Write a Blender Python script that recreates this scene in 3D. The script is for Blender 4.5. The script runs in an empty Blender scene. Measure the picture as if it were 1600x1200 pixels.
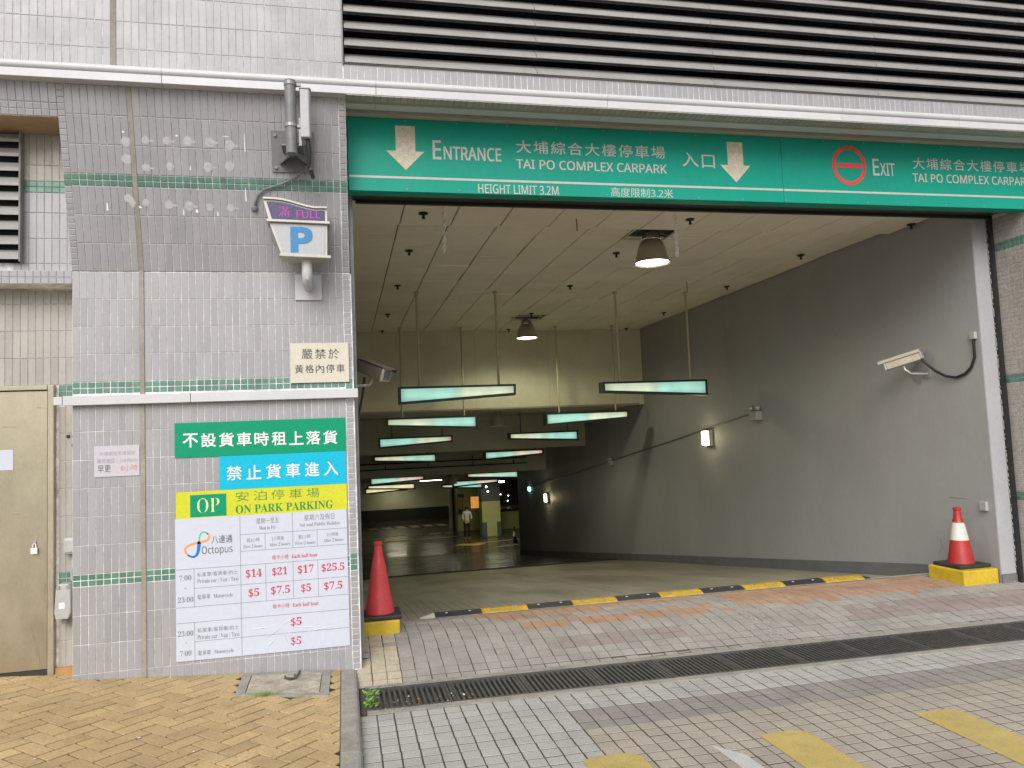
import bpy, bmesh, math, random
from math import sin, cos, pi, radians, sqrt, atan2
from mathutils import Vector, Matrix
random.seed(7)
SC = bpy.context.scene
COL = SC.collection

# ------------------------------------------------------------------ camera, sky, sun, exposure
cd = bpy.data.cameras.new('camera'); cam = bpy.data.objects.new('camera', cd); COL.objects.link(cam)
YAW, PITCH, ROLL = radians(12.5425), radians(4.146), radians(-2.434)
fw = Vector((sin(YAW)*cos(PITCH), cos(YAW)*cos(PITCH), sin(PITCH)))
rt = Vector((cos(YAW), -sin(YAW), 0)); up = rt.cross(fw)
r2 = rt*cos(ROLL)+up*sin(ROLL); u2 = -rt*sin(ROLL)+up*cos(ROLL)
M = Matrix((r2, u2, -fw)).transposed().to_4x4(); M.translation = Vector((-0.051, -5.619, 1.55))
cam.matrix_world = M
CAM = M.translation.copy()
cd.sensor_width = 36; cd.lens = 27.0; cd.clip_start = .05; cd.clip_end = 3000
SC.camera = cam
W = bpy.data.worlds.new('World'); SC.world = W; W.use_nodes = True
nt = W.node_tree; bg = nt.nodes['Background']
sky = nt.nodes.new('ShaderNodeTexSky'); sky.sky_type = 'NISHITA'; sky.sun_disc = False
SUN_EL, SUN_AZ = 39, 201      # degrees; azimuth measured from +Y clockwise (behind the viewer, a little to the left)
sky.sun_elevation = radians(SUN_EL); sky.sun_rotation = radians(SUN_AZ); sky.dust_density = 2.5
hs = nt.nodes.new('ShaderNodeHueSaturation'); hs.inputs['Saturation'].default_value = .35
nt.links.new(sky.outputs[0], hs.inputs['Color']); nt.links.new(hs.outputs[0], bg.inputs[0]); bg.inputs[1].default_value = .1
sd = bpy.data.lights.new('sun', 'SUN'); sd.energy = 2.0; sd.angle = radians(45); sd.color = (1, .97, .93)
sun = bpy.data.objects.new('sun', sd); COL.objects.link(sun)
dv = Vector((sin(radians(SUN_AZ))*cos(radians(SUN_EL)), cos(radians(SUN_AZ))*cos(radians(SUN_EL)), sin(radians(SUN_EL))))
sun.rotation_euler = dv.to_track_quat('Z', 'Y').to_euler()
SC.view_settings.view_transform = 'Standard'; SC.view_settings.look = 'None'
SC.view_settings.exposure = .45; SC.view_settings.gamma = 1; SC.view_settings.use_curve_mapping = False
SC.cycles.max_bounces = 10; SC.cycles.diffuse_bounces = 6
try:
    SC.cycles.use_denoising = True
except Exception:
    pass

# ------------------------------------------------------------------ materials
def srgb(r, g, b):
    f = lambda c: (c/255/12.92) if c/255 <= .04045 else ((c/255+.055)/1.055)**2.4
    return (f(r), f(g), f(b))
MATS = {}
def mat(name, col, rough=.6, var=.12, scale=6, fine=60, fvar=.06, bump=0., bscale=80, metal=0., rnd=0., dirt=0., dirtcol=(.08, .07, .055), dscale=1.2,
        emis=None, estr=0., spec=.5, stretch=(1, 1, 1), coat=0., speck=0., speckcol=(.05, .05, .05), rvar=.1):
    if name in MATS: return MATS[name]
    m = bpy.data.materials.new(name); m.use_nodes = True; t = m.node_tree; N = t.nodes; L = t.links
    b = N['Principled BSDF']
    g = N.new('ShaderNodeNewGeometry'); mp = N.new('ShaderNodeMapping'); mp.inputs['Scale'].default_value = stretch
    L.new(g.outputs['Position'], mp.inputs[0])
    def noise(s, d=4, r=.6):
        n = N.new('ShaderNodeTexNoise'); n.inputs['Scale'].default_value = s; n.inputs['Detail'].default_value = d
        n.inputs['Roughness'].default_value = r; L.new(mp.outputs[0], n.inputs['Vector']); return n.outputs[0]
    def mth(op, a, bb):
        n = N.new('ShaderNodeMath'); n.operation = op
        for i, v in enumerate((a, bb)):
            if isinstance(v, (int, float)): n.inputs[i].default_value = v
            else: L.new(v, n.inputs[i])
        return n.outputs[0]
    def rmap(v, a, bb, c, d):
        n = N.new('ShaderNodeMapRange'); L.new(v, n.inputs[0])
        for i, x in enumerate((a, bb, c, d)): n.inputs[i+1].default_value = x
        return n.outputs[0]
    f = rmap(noise(scale), .3, .7, 1-var, 1+var)
    f = mth('MULTIPLY', f, rmap(noise(fine, 2), .3, .7, 1-fvar, 1+fvar))
    if rnd:
        oi = N.new('ShaderNodeObjectInfo')
        r = mth('FRACT', mth('ADD', oi.outputs['Random'], g.outputs['Random Per Island']), 0)
        f = mth('MULTIPLY', f, rmap(r, 0, 1, 1-rnd, 1+rnd))
    v = N.new('ShaderNodeVectorMath'); v.operation = 'SCALE'; v.inputs[0].default_value = col; L.new(f, v.inputs['Scale'])
    out = v.outputs[0]
    if dirt:
        mx = N.new('ShaderNodeMix'); mx.data_type = 'RGBA'; mx.inputs[7].default_value = (*dirtcol, 1)
        L.new(rmap(noise(dscale, 6, .7), .48, .78, 0, dirt), mx.inputs[0]); L.new(out, mx.inputs[6]); out = mx.outputs[2]
    if speck:
        vo = N.new('ShaderNodeTexNoise'); vo.inputs['Scale'].default_value = 260; vo.inputs['Detail'].default_value = 1
        L.new(g.outputs['Position'], vo.inputs['Vector'])
        mx = N.new('ShaderNodeMix'); mx.data_type = 'RGBA'; mx.inputs[7].default_value = (*speckcol, 1)
        L.new(rmap(vo.outputs[0], .56, .66, 0, speck), mx.inputs[0]); L.new(out, mx.inputs[6]); out = mx.outputs[2]
    L.new(out, b.inputs['Base Color'])
    L.new(rmap(noise(scale*2.3), .3, .7, max(0, rough-rvar), min(1, rough+rvar)), b.inputs['Roughness'])
    b.inputs['Metallic'].default_value = metal
    b.inputs['Specular IOR Level'].default_value = spec
    if coat: b.inputs['Coat Weight'].default_value = coat
    if bump:
        bn = N.new('ShaderNodeBump'); bn.inputs['Strength'].default_value = bump; bn.inputs['Distance'].default_value = .01
        L.new(noise(bscale, 5), bn.inputs['Height']); L.new(bn.outputs[0], b.inputs['Normal'])
    if emis:
        b.inputs['Emission Color'].default_value = (*emis, 1); b.inputs['Emission Strength'].default_value = estr
    MATS[name] = m; return m

m_tile = mat('grey_glazed_tile', (.32, .316, .33), .34, .05, 3, 40, .03, .05, 30, rnd=.07, dirt=.22, dirtcol=(.26, .23, .185), dscale=1.5)
m_tile_low = mat('grey_tile_in_recess', (.36, .34, .31), .45, .07, 3, 40, .04, .05, 30, rnd=.08, dirt=.4, dirtcol=(.26, .21, .14), dscale=1.8)
m_green = mat('green_glazed_tile', (.10, .205, .16), .3, .12, 5, 50, .05, rnd=.16)
m_grout = mat('wall_grout', (.80, .79, .77), .9, .2, 5, 20, .2, .2, 90, dirt=.7, dirtcol=(.2, .17, .13), dscale=2.2)
m_joint = mat('sealant', (.30, .275, .235), .8, .15, 6, 60, .1, .2, 90, dirt=.4)
m_white = mat('white_painted_trim', (.56, .56, .575), .45, .05, 2, 40, .03, rnd=.03, dirt=.18, dirtcol=(.35, .33, .3))
m_concrete = mat('concrete', (.30, .285, .25), .85, .2, 7, 90, .15, .35, 60, dirt=.5, dirtcol=(.13, .115, .09), dscale=4)
m_sett = mat('speckled_grey_sett', (.42, .41, .385), .8, .06, 4, 80, .1, .3, 120, rnd=.045, dirt=.4, speck=.45, speckcol=(.13, .125, .12))
m_sett2 = mat('mauve_sett', (.27, .25, .23), .8, .1, 4, 80, .1, .3, 120, rnd=.045, dirt=.35, speck=.3, speckcol=(.4, .37, .33))
m_sett3 = mat('buff_sett', (.38, .33, .275), .8, .1, 4, 80, .1, .3, 120, rnd=.045, dirt=.4, speck=.4, speckcol=(.42, .4, .37))
m_setj = mat('sett_joint_dirt', (.055, .053, .049), .95, .3, 10, 80, .2, .4, 80)
a_grey = mat('worn_grey_sett', (.31, .29, .27), .75, .12, 3, 70, .1, .3, 90, rnd=.07, dirt=.35, dirtcol=(.15, .135, .12), dscale=2.5)
a_oran = mat('orange_stained_sett', (.36, .225, .15), .75, .14, 3, 70, .1, .3, 90, rnd=.08, dirt=.35, dirtcol=(.27, .24, .21), dscale=3)
a_pink = mat('pink_stained_sett', (.275, .228, .212), .75, .12, 3, 70, .1, .3, 90, rnd=.07, dirt=.4, dirtcol=(.27, .25, .23), dscale=3)
a_crea = mat('cream_painted_sett', (.47, .41, .31), .8, .14, 8, 70, .1, .3, 90, rnd=.06, dirt=.6, dirtcol=(.25, .2, .13), dscale=9)
m_brick = mat('buff_paving_brick', (.46, .33, .165), .85, .18, 5, 70, .16, .4, 70, rnd=.11, dirt=.5, dirtcol=(.27, .2, .115), dscale=2.5)
m_ramp = mat('ramp_concrete', (.27, .25, .19), .55, .25, 1.2, 50, .1, .15, 60, dirt=.75, dirtcol=(.1, .09, .065), dscale=1, stretch=(1, .35, 1))
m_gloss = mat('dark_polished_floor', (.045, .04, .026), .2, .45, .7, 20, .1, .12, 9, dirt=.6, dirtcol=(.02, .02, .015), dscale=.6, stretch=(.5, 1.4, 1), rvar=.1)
m_wall = mat('grey_painted_wall', (.345, .345, .352), .6, .06, .8, 30, .03, .08, 9, dirt=.28, dirtcol=(.24, .23, .205), dscale=1.3, stretch=(1, 1, .45))
m_skirt = mat('dark_grey_skirting', (.15, .15, .155), .6, .1, 3)
m_pier = mat('light_grey_painted_pier', (.39, .39, .405), .6, .05, 2, dirt=.15)
m_ceil = mat('cream_ceiling_panel', (.84, .78, .64), .55, .06, 1.2, 40, .02, rnd=.035, dirt=.14, dirtcol=(.28, .24, .17), dscale=1.6)
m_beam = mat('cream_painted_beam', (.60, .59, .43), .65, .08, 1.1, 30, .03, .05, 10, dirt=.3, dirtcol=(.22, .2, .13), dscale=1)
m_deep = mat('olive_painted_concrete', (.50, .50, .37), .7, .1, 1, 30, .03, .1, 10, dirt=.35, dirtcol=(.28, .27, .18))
m_seam = mat('dark_seam', (.03, .028, .025), .8, .1, 5)
m_black = mat('black_metal', (.018, .018, .018), .5, .2, 5)
m_shut = mat('dark_shutter_rail', (.05, .046, .042), .45, .2, 4)
m_zinc = mat('grey_galvanised_metal', (.3, .3, .31), .5, .15, 8, 60, .08, metal=.4, dirt=.3)
m_gpaint = mat('grey_painted_steel', (.17, .175, .18), .5, .12, 9, 80, .08, .1, 60)
m_steel = mat('brushed_steel_door', (.42, .375, .28), .33, .08, 1.5, 60, .04, .04, 200, metal=.8, dirt=.45, dirtcol=(.2, .19, .13), dscale=2.5, stretch=(1, 1, .6))
m_sframe = mat('steel_frame', (.39, .34, .26), .45, .1, 4, metal=.4, dirt=.3)
m_sign = mat('green_sign_plastic', (.007, .30, .215), .45, .07, 1.5, 40, .03, dirt=.3, dirtcol=(.03, .16, .12), dscale=3, stretch=(1, 1, .35))
m_letter = mat('silver_white_vinyl', (.5, .49, .46), .5, .06, 10, 80, .06)
m_arrow = mat('speckled_reflective_vinyl', (.58, .53, .42), .45, .15, 30, 150, .25, dirt=.5, dirtcol=(.4, .31, .18), dscale=8)
m_redv = mat('red_vinyl', (.74, .05, .045), .4, .06, 6)
m_beige = mat('beige_sheet_metal', (.5, .45, .36), .6, .08, 3, dirt=.4, dirtcol=(.2, .16, .1), dscale=4)
m_soff = mat('stained_soffit', (.33, .29, .22), .7, .15, 4, dirt=.6, dirtcol=(.14, .115, .08), dscale=4)
m_slat = mat('weathered_white_louvre', (.31, .305, .29), .5, .09, 3, 60, .06, dirt=.4, dirtcol=(.24, .22, .18), dscale=5, rnd=.05)
m_sdark = mat('shade_toned_louvre', (.2, .195, .185), .7, .2, 4)  # darker copy of the louvre colour, shade behind the slats put into it
p_green = mat('poster_green', (.0, .27, .135), .5, .03, 3)
p_cyan = mat('poster_cyan', (.005, .43, .62), .5, .03, 3)
p_yel = mat('poster_yellow', (.56, .57, .035), .4, .03, 3)
p_white = mat('poster_paper', (.54, .57, .66), .45, .02, 3, 30, .02, .12, 6)
p_text = mat('poster_white_text', (.74, .76, .76), .4, .02, 3)
p_dgreen = mat('dark_green_ink', (.0, .22, .06), .5, .02, 3)
p_lgreen = mat('light_yellow_ink', (.74, .76, .3), .5, .02, 3)
p_grey = mat('grey_ink', (.13, .13, .16), .5, .1, 30)
p_red = mat('crimson_ink', (.55, .02, .07), .5, .05, 30)
p_line = mat('thin_grey_ink_line', (.12, .12, .14), .5, .05, 5)
p_orange = mat('orange_ink', (.8, .32, .12), .5, .03, 5)
p_blue = mat('blue_ink', (.0, .16, .6), .5, .03, 5)
p_teal = mat('teal_ink', (.05, .5, .33), .5, .03, 5)
m_cream = mat('cream_notice_board', (.58, .54, .45), .5, .04, 4, dirt=.15, dirtcol=(.45, .4, .3))
m_ink = mat('black_ink', (.04, .04, .042), .5, .05, 5)
m_pblue = mat('parking_sign_blue', (.015, .19, .42), .4, .08, 12)
m_led = mat('purple_display', (.05, .035, .12), .3, .1, 20, 120, .2)
m_ledt = mat('pink_led_text', (.4, .03, .3), .4, .1, 20, 200, .4, emis=(.75, .06, .5), estr=.16)
m_panel = mat('off_white_plastic', (.42, .42, .44), .45, .06, 6, dirt=.15)
m_metalw = mat('pale_aluminium', (.43, .42, .38), .35, .08, 8, metal=.3, dirt=.25, dirtcol=(.25, .2, .12), dscale=6)
m_yel = mat('yellow_painted_concrete', (.6, .42, .025), .55, .12, 8, 60, .08, .2, 50, dirt=.5, dirtcol=(.2, .14, .03), dscale=7)
m_road_y = mat('yellow_road_paint', (.48, .37, .12), .75, .12, 6, 90, .14, .3, 100, dirt=.55, dirtcol=(.3, .25, .16), dscale=14)
m_road_w = mat('white_road_paint', (.55, .54, .52), .75, .1, 6, 90, .12, .2, 100, dirt=.3)
m_rubber = mat('black_rubber', (.028, .028, .03), .6, .25, 10, 80, .2, .2, 60)
m_ybump = mat('yellow_rubber_bump', (.46, .29, .02), .55, .2, 12, 80, .2, .2, 60, dirt=.75, dirtcol=(.16, .1, .03), dscale=14)
m_cone = mat('red_cone_plastic', (.64, .065, .07), .42, .08, 8, 50, .05, .05, 20, dirt=.15, dirtcol=(.3, .03, .03), dscale=12)
m_cone2 = mat('deep_red_cone_plastic', (.40, .03, .03), .42, .08, 8, dirt=.25, dirtcol=(.2, .03, .02), dscale=12)
m_band = mat('white_reflective_band', (.66, .64, .56), .4, .06, 12, dirt=.2)
m_grate = mat('cast_iron', (.085, .083, .08), .55, .25, 15, 90, .2, .25, 80, metal=.25, dirt=.4, dirtcol=(.13, .09, .05), dscale=9)
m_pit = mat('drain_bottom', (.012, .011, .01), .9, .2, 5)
m_pole = mat('cream_hanger_pole', (.45, .40, .27), .5, .06, 5)
m_lbox = mat('dark_green_light_frame', (.012, .03, .024), .4, .1, 5)
def glow(name, c, s, streak=.1):
    m = mat(name, (c[0]*.4, c[1]*.4, c[2]*.4), .4, .05, 5)
    t = m.node_tree; N = t.nodes; L = t.links; b = N['Principled BSDF']
    g = N.new('ShaderNodeNewGeometry'); mp = N.new('ShaderNodeMapping'); mp.inputs['Scale'].default_value = (1.3, 1, 14)
    n = N.new('ShaderNodeTexNoise'); n.inputs['Scale'].default_value = 1.6; r = N.new('ShaderNodeMapRange')
    L.new(g.outputs['Position'], mp.inputs[0]); L.new(mp.outputs[0], n.inputs['Vector']); L.new(n.outputs[0], r.inputs[0])
    r.inputs[1].default_value = .3; r.inputs[2].default_value = .7; r.inputs[3].default_value = s*(1-streak*2); r.inputs[4].default_value = s*(1+streak)
    b.inputs['Emission Color'].default_value = (*c, 1); L.new(r.outputs[0], b.inputs['Emission Strength'])
    return m
g_teal = glow('teal_backlit_panel', (.40, .74, .62), .72)
g_mint = glow('mint_backlit_panel', (.48, .76, .58), .72)
g_cream = glow('cream_backlit_panel', (.68, .75, .55), .72)
g_rose = glow('rosy_backlit_panel', (.78, .64, .52), .72)
g_red = glow('red_lamp_end', (.75, .28, .2), .5)
g_warm = glow('warm_yellow_backlit_panel', (.85, .75, .38), 1.0)
g_lamp = mat('lamp_glass', (.8, .8, .75), .3, emis=(1, .97, .86), estr=14)
g_lampdim = mat('dim_lamp_glass', (.5, .5, .48), .3, emis=(1, .97, .86), estr=.8)
g_bulk = mat('bulkhead_lamp_glass', (.8, .8, .6), .3, emis=(1, .88, .5), estr=9)
g_tube = mat('fluorescent_tube', (.8, .8, .8), .3, emis=(1, .93, .7), estr=7)
g_orange = mat('lit_booth_poster', (.6, .4, .2), .4, .6, 5, 9, .6, emis=(.9, .36, .07), estr=.5)
g_spark = mat('small_lamp_and_glint_glow', (.8, .8, .8), .3, emis=(1, .97, .9), estr=6)  # glow shared by the small lamps and the screen's glints
g_ledg = mat('green_indicator', (.1, .5, .4), .3, emis=(.3, 1, .75), estr=5)
m_bell = mat('pendant_shade_grey', (.36, .31, .23), .4, .1, 8, metal=.2)
m_camb = mat('camera_housing', (.55, .5, .4), .45, .1, 8, dirt=.2)
m_camd = mat('weathered_dark_camera_housing', (.11, .09, .07), .5, .15, 8, dirt=.3)
m_glass = mat('camera_glass', (.1, .1, .11), .1, .1, 8, spec=.8)
m_gbox = mat('grey_plastic_box', (.4, .4, .39), .45, .06, 8, dirt=.2)
m_chain = mat('steel_chain', (.8, .8, .78), .4, .1, 20)
m_leaf = mat('fresh_green_leaf', (.14, .33, .05), .5, .2, 40, rnd=.3)
m_grass = mat('grass_blade', (.2, .27, .07), .6, .2, 40, rnd=.3)
m_dry = mat('dry_leaf', (.4, .22, .09), .7, .3, 40, rnd=.4)
m_litw = mat('white_litter', (.7, .7, .7), .6, .05, 40)
m_soil = mat('gutter_dirt', (.09, .075, .055), .95, .4, 30, 120, .3, .6, 90)
m_olive = mat('olive_green_column_paint', (.5, .54, .24), .6, .06, 2)
m_slate = mat('slate_column_guard', (.1, .12, .13), .6, .06, 2)
m_skin = mat('skin', (.42, .26, .18), .6); m_hair = mat('black_hair', (.015, .013, .012), .6)
m_shirt = mat('white_shirt', (.5, .49, .46), .8); m_trous = mat('black_trousers', (.015, .015, .018), .8)
m_resid = mat('glue_residue', (.43, .425, .43), .5, .15, 40, 120, .1)
m_ground = mat('far_ground', (.36, .345, .32), .9)
m_wood = mat('dark_brown_stain', (.36, .2, .08), .8, .3, 8)
m_floorl = mat('pale_floor_line', (.2, .19, .14), .5, .2, 6, dirt=.4)
m_floory = mat('yellow_floor_line', (.3, .2, .04), .5, .2, 6, dirt=.4)

for _m in (m_sign, p_green, p_cyan, p_yel, p_white, m_arrow, m_letter):
    _m.node_tree.nodes['Principled BSDF'].inputs['Specular IOR Level'].default_value = .22

# ------------------------------------------------------------------ helpers
def link(o): COL.objects.link(o); return o
def thing(name, label, cat, loc=(0, 0, 0), group=None):
    o = link(bpy.data.objects.new(name, None)); o.location = loc; o.empty_display_size = .1
    o['label'] = label; o['category'] = cat
    if group: o['group'] = group
    return o
def base(parent):
    v = Vector((0, 0, 0))
    while parent is not None: v += Vector(parent.location); parent = parent.parent
    return v
class MB:
    def __init__(s): s.v = []; s.f = []; s.m = []; s.mi = 0
    def add(s, vs, fs):
        n = len(s.v); s.v += [tuple(p) for p in vs]; s.f += [tuple(i+n for i in f) for f in fs]; s.m += [s.mi]*len(fs); return s
    def box(s, x0, x1, y0, y1, z0, z1):
        return s.add([(x0, y0, z0), (x1, y0, z0), (x1, y1, z0), (x0, y1, z0), (x0, y0, z1), (x1, y0, z1), (x1, y1, z1), (x0, y1, z1)],
                     [(0, 3, 2, 1), (4, 5, 6, 7), (0, 1, 5, 4), (1, 2, 6, 5), (2, 3, 7, 6), (3, 0, 4, 7)])
    def hexa(s, p):   # eight corners, bottom four then top four, counter-clockwise
        return s.add(p, [(0, 3, 2, 1), (4, 5, 6, 7), (0, 1, 5, 4), (1, 2, 6, 5), (2, 3, 7, 6), (3, 0, 4, 7)])
    def quad(s, *p): return s.add(p, [tuple(range(len(p)))])
    def prism(s, poly, a, b, axis='y'):   # poly in the other two axes
        mk = {'y': lambda p, t: (p[0], t, p[1]), 'x': lambda p, t: (t, p[0], p[1]), 'z': lambda p, t: (p[0], p[1], t)}[axis]
        n = len(poly)
        return s.add([mk(p, a) for p in poly]+[mk(p, b) for p in poly],
                     [tuple(range(n)), tuple(range(2*n-1, n-1, -1))]+[(i, i+n, (i+1) % n+n, (i+1) % n) for i in range(n)])
    def tube(s, pts, r, n=10, cap=True):
        pts = [Vector(p) for p in pts]; rs = r if isinstance(r, (list, tuple)) else [r]*len(pts)
        rings = []; prev = None
        for i, p in enumerate(pts):
            d = (pts[min(i+1, len(pts)-1)]-pts[max(i-1, 0)]).normalized()
            a = prev if prev is not None else Vector((0, 0, 1)) if abs(d.z) < .9 else Vector((1, 0, 0))
            x = (a-d*a.dot(d)).normalized(); prev = x; y = d.cross(x)
            rings.append([p+(x*cos(2*pi*k/n)+y*sin(2*pi*k/n))*rs[i] for k in range(n)])
        vs = [q for rg in rings for q in rg]; fs = []
        for i in range(len(pts)-1):
            for k in range(n): fs.append((i*n+k, i*n+(k+1) % n, (i+1)*n+(k+1) % n, (i+1)*n+k))
        if cap: fs += [tuple(range(n-1, -1, -1)), tuple(range((len(pts)-1)*n, len(pts)*n))]
        return s.add(vs, fs)
    def lathe(s, prof, c, n=24, cap=True):   # prof: (radius, z) from the bottom up
        vs = [(c[0]+r*cos(2*pi*k/n), c[1]+r*sin(2*pi*k/n), c[2]+z) for r, z in prof for k in range(n)]; fs = []
        for i in range(len(prof)-1):
            for k in range(n): fs.append((i*n+k, i*n+(k+1) % n, (i+1)*n+(k+1) % n, (i+1)*n+k))
        if cap: fs += [tuple(range(n-1, -1, -1)), tuple(range((len(prof)-1)*n, len(prof)*n))]
        return s.add(vs, fs)
    def build(s, name, mt, parent=None, kind=None, smooth=False, bevel=0, label=None):
        o0 = base(parent)
        me = bpy.data.meshes.new(name); me.from_pydata([(v[0]-o0.x, v[1]-o0.y, v[2]-o0.z) for v in s.v], [], s.f)
        for q in (mt if isinstance(mt, (list, tuple)) else [mt]): me.materials.append(q)
        if isinstance(mt, (list, tuple)): me.polygons.foreach_set('material_index', s.m)
        me.update()
        bm = bmesh.new(); bm.from_mesh(me); bmesh.ops.recalc_face_normals(bm, faces=bm.faces); bm.to_mesh(me); bm.free()
        o = link(bpy.data.objects.new(name, me)); o.parent = parent
        if kind: o['kind'] = kind
        if label: o['label'] = label
        if smooth:
            me.polygons.foreach_set('use_smooth', [True]*len(me.polygons))
            md = o.modifiers.new('es', 'EDGE_SPLIT'); md.split_angle = radians(35)
        if bevel:
            md = o.modifiers.new('bv', 'BEVEL'); md.width = bevel; md.segments = 2; md.limit_method = 'ANGLE'; md.angle_limit = radians(40)
        return o
def tag(o, label, cat, group=None):
    o['label'] = label; o['category'] = cat
    if group: o['group'] = group
    return o
def dup(o, loc, label=None, parent=None):
    c = link(o.copy()); c.location = loc if loc is not None else o.location
    if parent: c.parent = parent
    if label: c['label'] = label
    for ch in o.children: dup(ch, None, None, c)
    return c
def struct(name, mb, mt, **k): return mb.build(name, mt, None, 'structure', **k)

def text(body, x0, x1, z0, z1, y, mt, parent, name='lettering', bold=0., fit='both', slant=0.):
    c = bpy.data.curves.new('t', 'FONT'); c.body = body; c.size = 1; c.resolution_u = 3
    if bold < 0: c.offset = bold
    o = link(bpy.data.objects.new('t', c)); dg = bpy.context.evaluated_depsgraph_get(); dg.update()
    me = bpy.data.meshes.new_from_object(o.evaluated_get(dg)); bpy.data.objects.remove(o); bpy.data.curves.remove(c)
    vs = [v.co for v in me.vertices]
    ax, bx = min(v.x for v in vs), max(v.x for v in vs); ay, by = min(v.y for v in vs), max(v.y for v in vs)
    sx = (x1-x0)/(bx-ax); sz = (z1-z0)/(by-ay)
    mb = MB(); fs = [tuple(p.vertices) for p in me.polygons]
    offs = [(0, 0)] if bold <= 0 else [(0, 0), (bold, bold), (-bold, bold), (bold, -bold), (-bold, -bold)]
    for k, (dx, dz) in enumerate(offs):
        mb.add([(x0+(v.x-ax)*sx+dx+slant*(v.y-ay)*sz, y-.00025*k, z0+(v.y-ay)*sz+dz) for v in vs], fs)
    bpy.data.meshes.remove(me)
    return mb.build(name, mt, parent)

SS = str.maketrans('ABCDEFGHIJKLMNOPQRSTUVWXYZabcdefghijklmnopqrstuvwxyz0123456789', ''.join(chr(0x1D5A0+i) for i in range(52))+''.join(chr(0x1D7E2+i) for i in range(10)))
S_ = lambda s: s.translate(SS)
TILES = {}
def tile_mesh(w, h, d, mt, ch=.0025, key=None):
    ch = min(ch, d*.6)
    k = (round(w, 4), round(h, 4), d, mt.name)
    if k in TILES: return TILES[k]
    me = bpy.data.meshes.new('tile'); c = ch
    v = [(-w/2, 0, -h/2), (w/2, 0, -h/2), (w/2, 0, h/2), (-w/2, 0, h/2), (-w/2, -d+c*.5, -h/2), (w/2, -d+c*.5, -h/2), (w/2, -d+c*.5, h/2), (-w/2, -d+c*.5, h/2),
         (-w/2+c, -d, -h/2+c), (w/2-c, -d, -h/2+c), (w/2-c, -d, h/2-c), (-w/2+c, -d, h/2-c)]
    f = [(8, 9, 10, 11)]+[(4+i, 4+(i+1) % 4, 8+(i+1) % 4, 8+i) for i in range(4)]+[(i, (i+1) % 4, 4+(i+1) % 4, 4+i) for i in range(4)]
    me.from_pydata(v, [], f); me.materials.append(mt); me.update()
    TILES[k] = me; return me
def lay(parent, items, limit=300, name='tile', wob=.006, stuffname='tile_field'):
    """items: (origin, rotation matrix 3x3, w, h, depth, material, part name). The nearest `limit` are objects, the rest one joined part per material."""
    items.sort(key=lambda t: (Vector(t[0])-CAM).length); o0 = base(parent)
    rest = {}
    for i, (p, R, w, h, d, mt, nm) in enumerate(items):
        me = tile_mesh(w, h, d, mt)
        Rw = R @ Matrix.Rotation(random.uniform(-wob, wob), 3, 'X') @ Matrix.Rotation(random.uniform(-wob, wob), 3, 'Z')
        if i < limit:
            o = link(bpy.data.objects.new(nm, me)); o.parent = parent; o.matrix_local = Matrix.Translation(Vector(p)-o0) @ Rw.to_4x4()
        else:
            mb = rest.setdefault(mt.name, (MB(), mt))[0]
            mb.add([Vector(p)+Rw @ v.co for v in me.vertices], [tuple(q.vertices) for q in me.polygons])
    for mb, mt in rest.values(): mb.build(stuffname, mt, parent, 'stuff')

# ------------------------------------------------------------------ ground
def prof(y):   # height of the driveway surface going in from the street
    K = [(-60, -.06), (-.8, -.06), (-.26, -.056), (0, -.005), (.3, .045), (.6, .07), (1.0, .055), (1.4, -.015), (1.8, -.099)]
    if y >= 1.8: return -.121*(y-.98) if y < 28.4 else -3.32
    for (a, za), (b, zb) in zip(K, K[1:]):
        if a <= y <= b:
            t = (y-a)/(b-a); return za+(zb-za)*t
def pave(x): return .065*(-x-.05)
mb = MB()
mb.quad((-900, -900, -.16), (900, -900, -.16), (900, -.8, -.16), (-900, -.8, -.16))
struct('ground', mb, m_ground)
mb = MB()   # road and driveway bedding under the setts
ys = [-8, -3, -1.2]
mb.quad((0.0, -14, -.0628), (16, -14, -.0628), (16, -.75, -.0628), (0.0, -.75, -.0628))
road = struct('road', mb, m_setj)
mb = MB(); ys = [-.34+.1*i for i in range(20)]
for a, b in zip(ys, ys[1:]): mb.quad((.0, a, prof(a)-.0035), (6.2, a, prof(a)-.0035), (6.2, b, prof(b)-.0035), (.0, b, prof(b)-.0035))
apron = struct('driveway_apron', mb, mat('worn_sett_joint', (.06, .055, .048), .95, .3, 10, 80, .2, .4, 80))

RX = Matrix.Rotation(-pi/2, 3, 'X')    # a tile modelled facing -Y turned to face +Z
FLAT = Matrix(((1, 0, 0), (0, 0, 1), (0, -1, 0)))
items = []
SLOPE = -.019
for i in range(0, 118):
    for j in range(0, 62):
        x = .055+i*.1; y = -.80+SLOPE*x-.05-j*.1
        if y < -7 or x > 11 : continue
        if x > 7.5 and j > 20: continue
        ring = x < 1.17 or j < 3
        mt = m_sett if ring else (m_sett2 if j < 6 or x < 1.17+.3*0 else m_sett3)
        dx = random.uniform(-.0015, .0015)
        items.append(((x+dx, y+dx, -.073+random.uniform(-.0008, .0008)), Matrix.Rotation(atan2(SLOPE, 1), 3, 'Z') @ FLAT, .0915, .0905, .013, mt, 'sett'))
lay(road, items, 300, wob=.004, stuffname='sett_field')
items = []
def astain(x, y):
    if x < .3 and y < .75: return a_crea
    if 1.0 < x < 3.0 and .75 < y < 1.3 and (x-1.0) > (1.25-y)*.3: return a_oran if (x < 2.1 or y > .9) else a_grey
    if 1.35 < x < 3.1 and .42 < y < .62: return a_oran
    if 3.2 < x < 5.4 and .42+.0*x < y < 1.25: return a_oran
    if 1.5 < x < 2.5 and .02 < y < .22: return a_pink
    if 4.0 < x < 6.0 and -.05 < y < .2: return a_pink
    return a_grey
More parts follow.
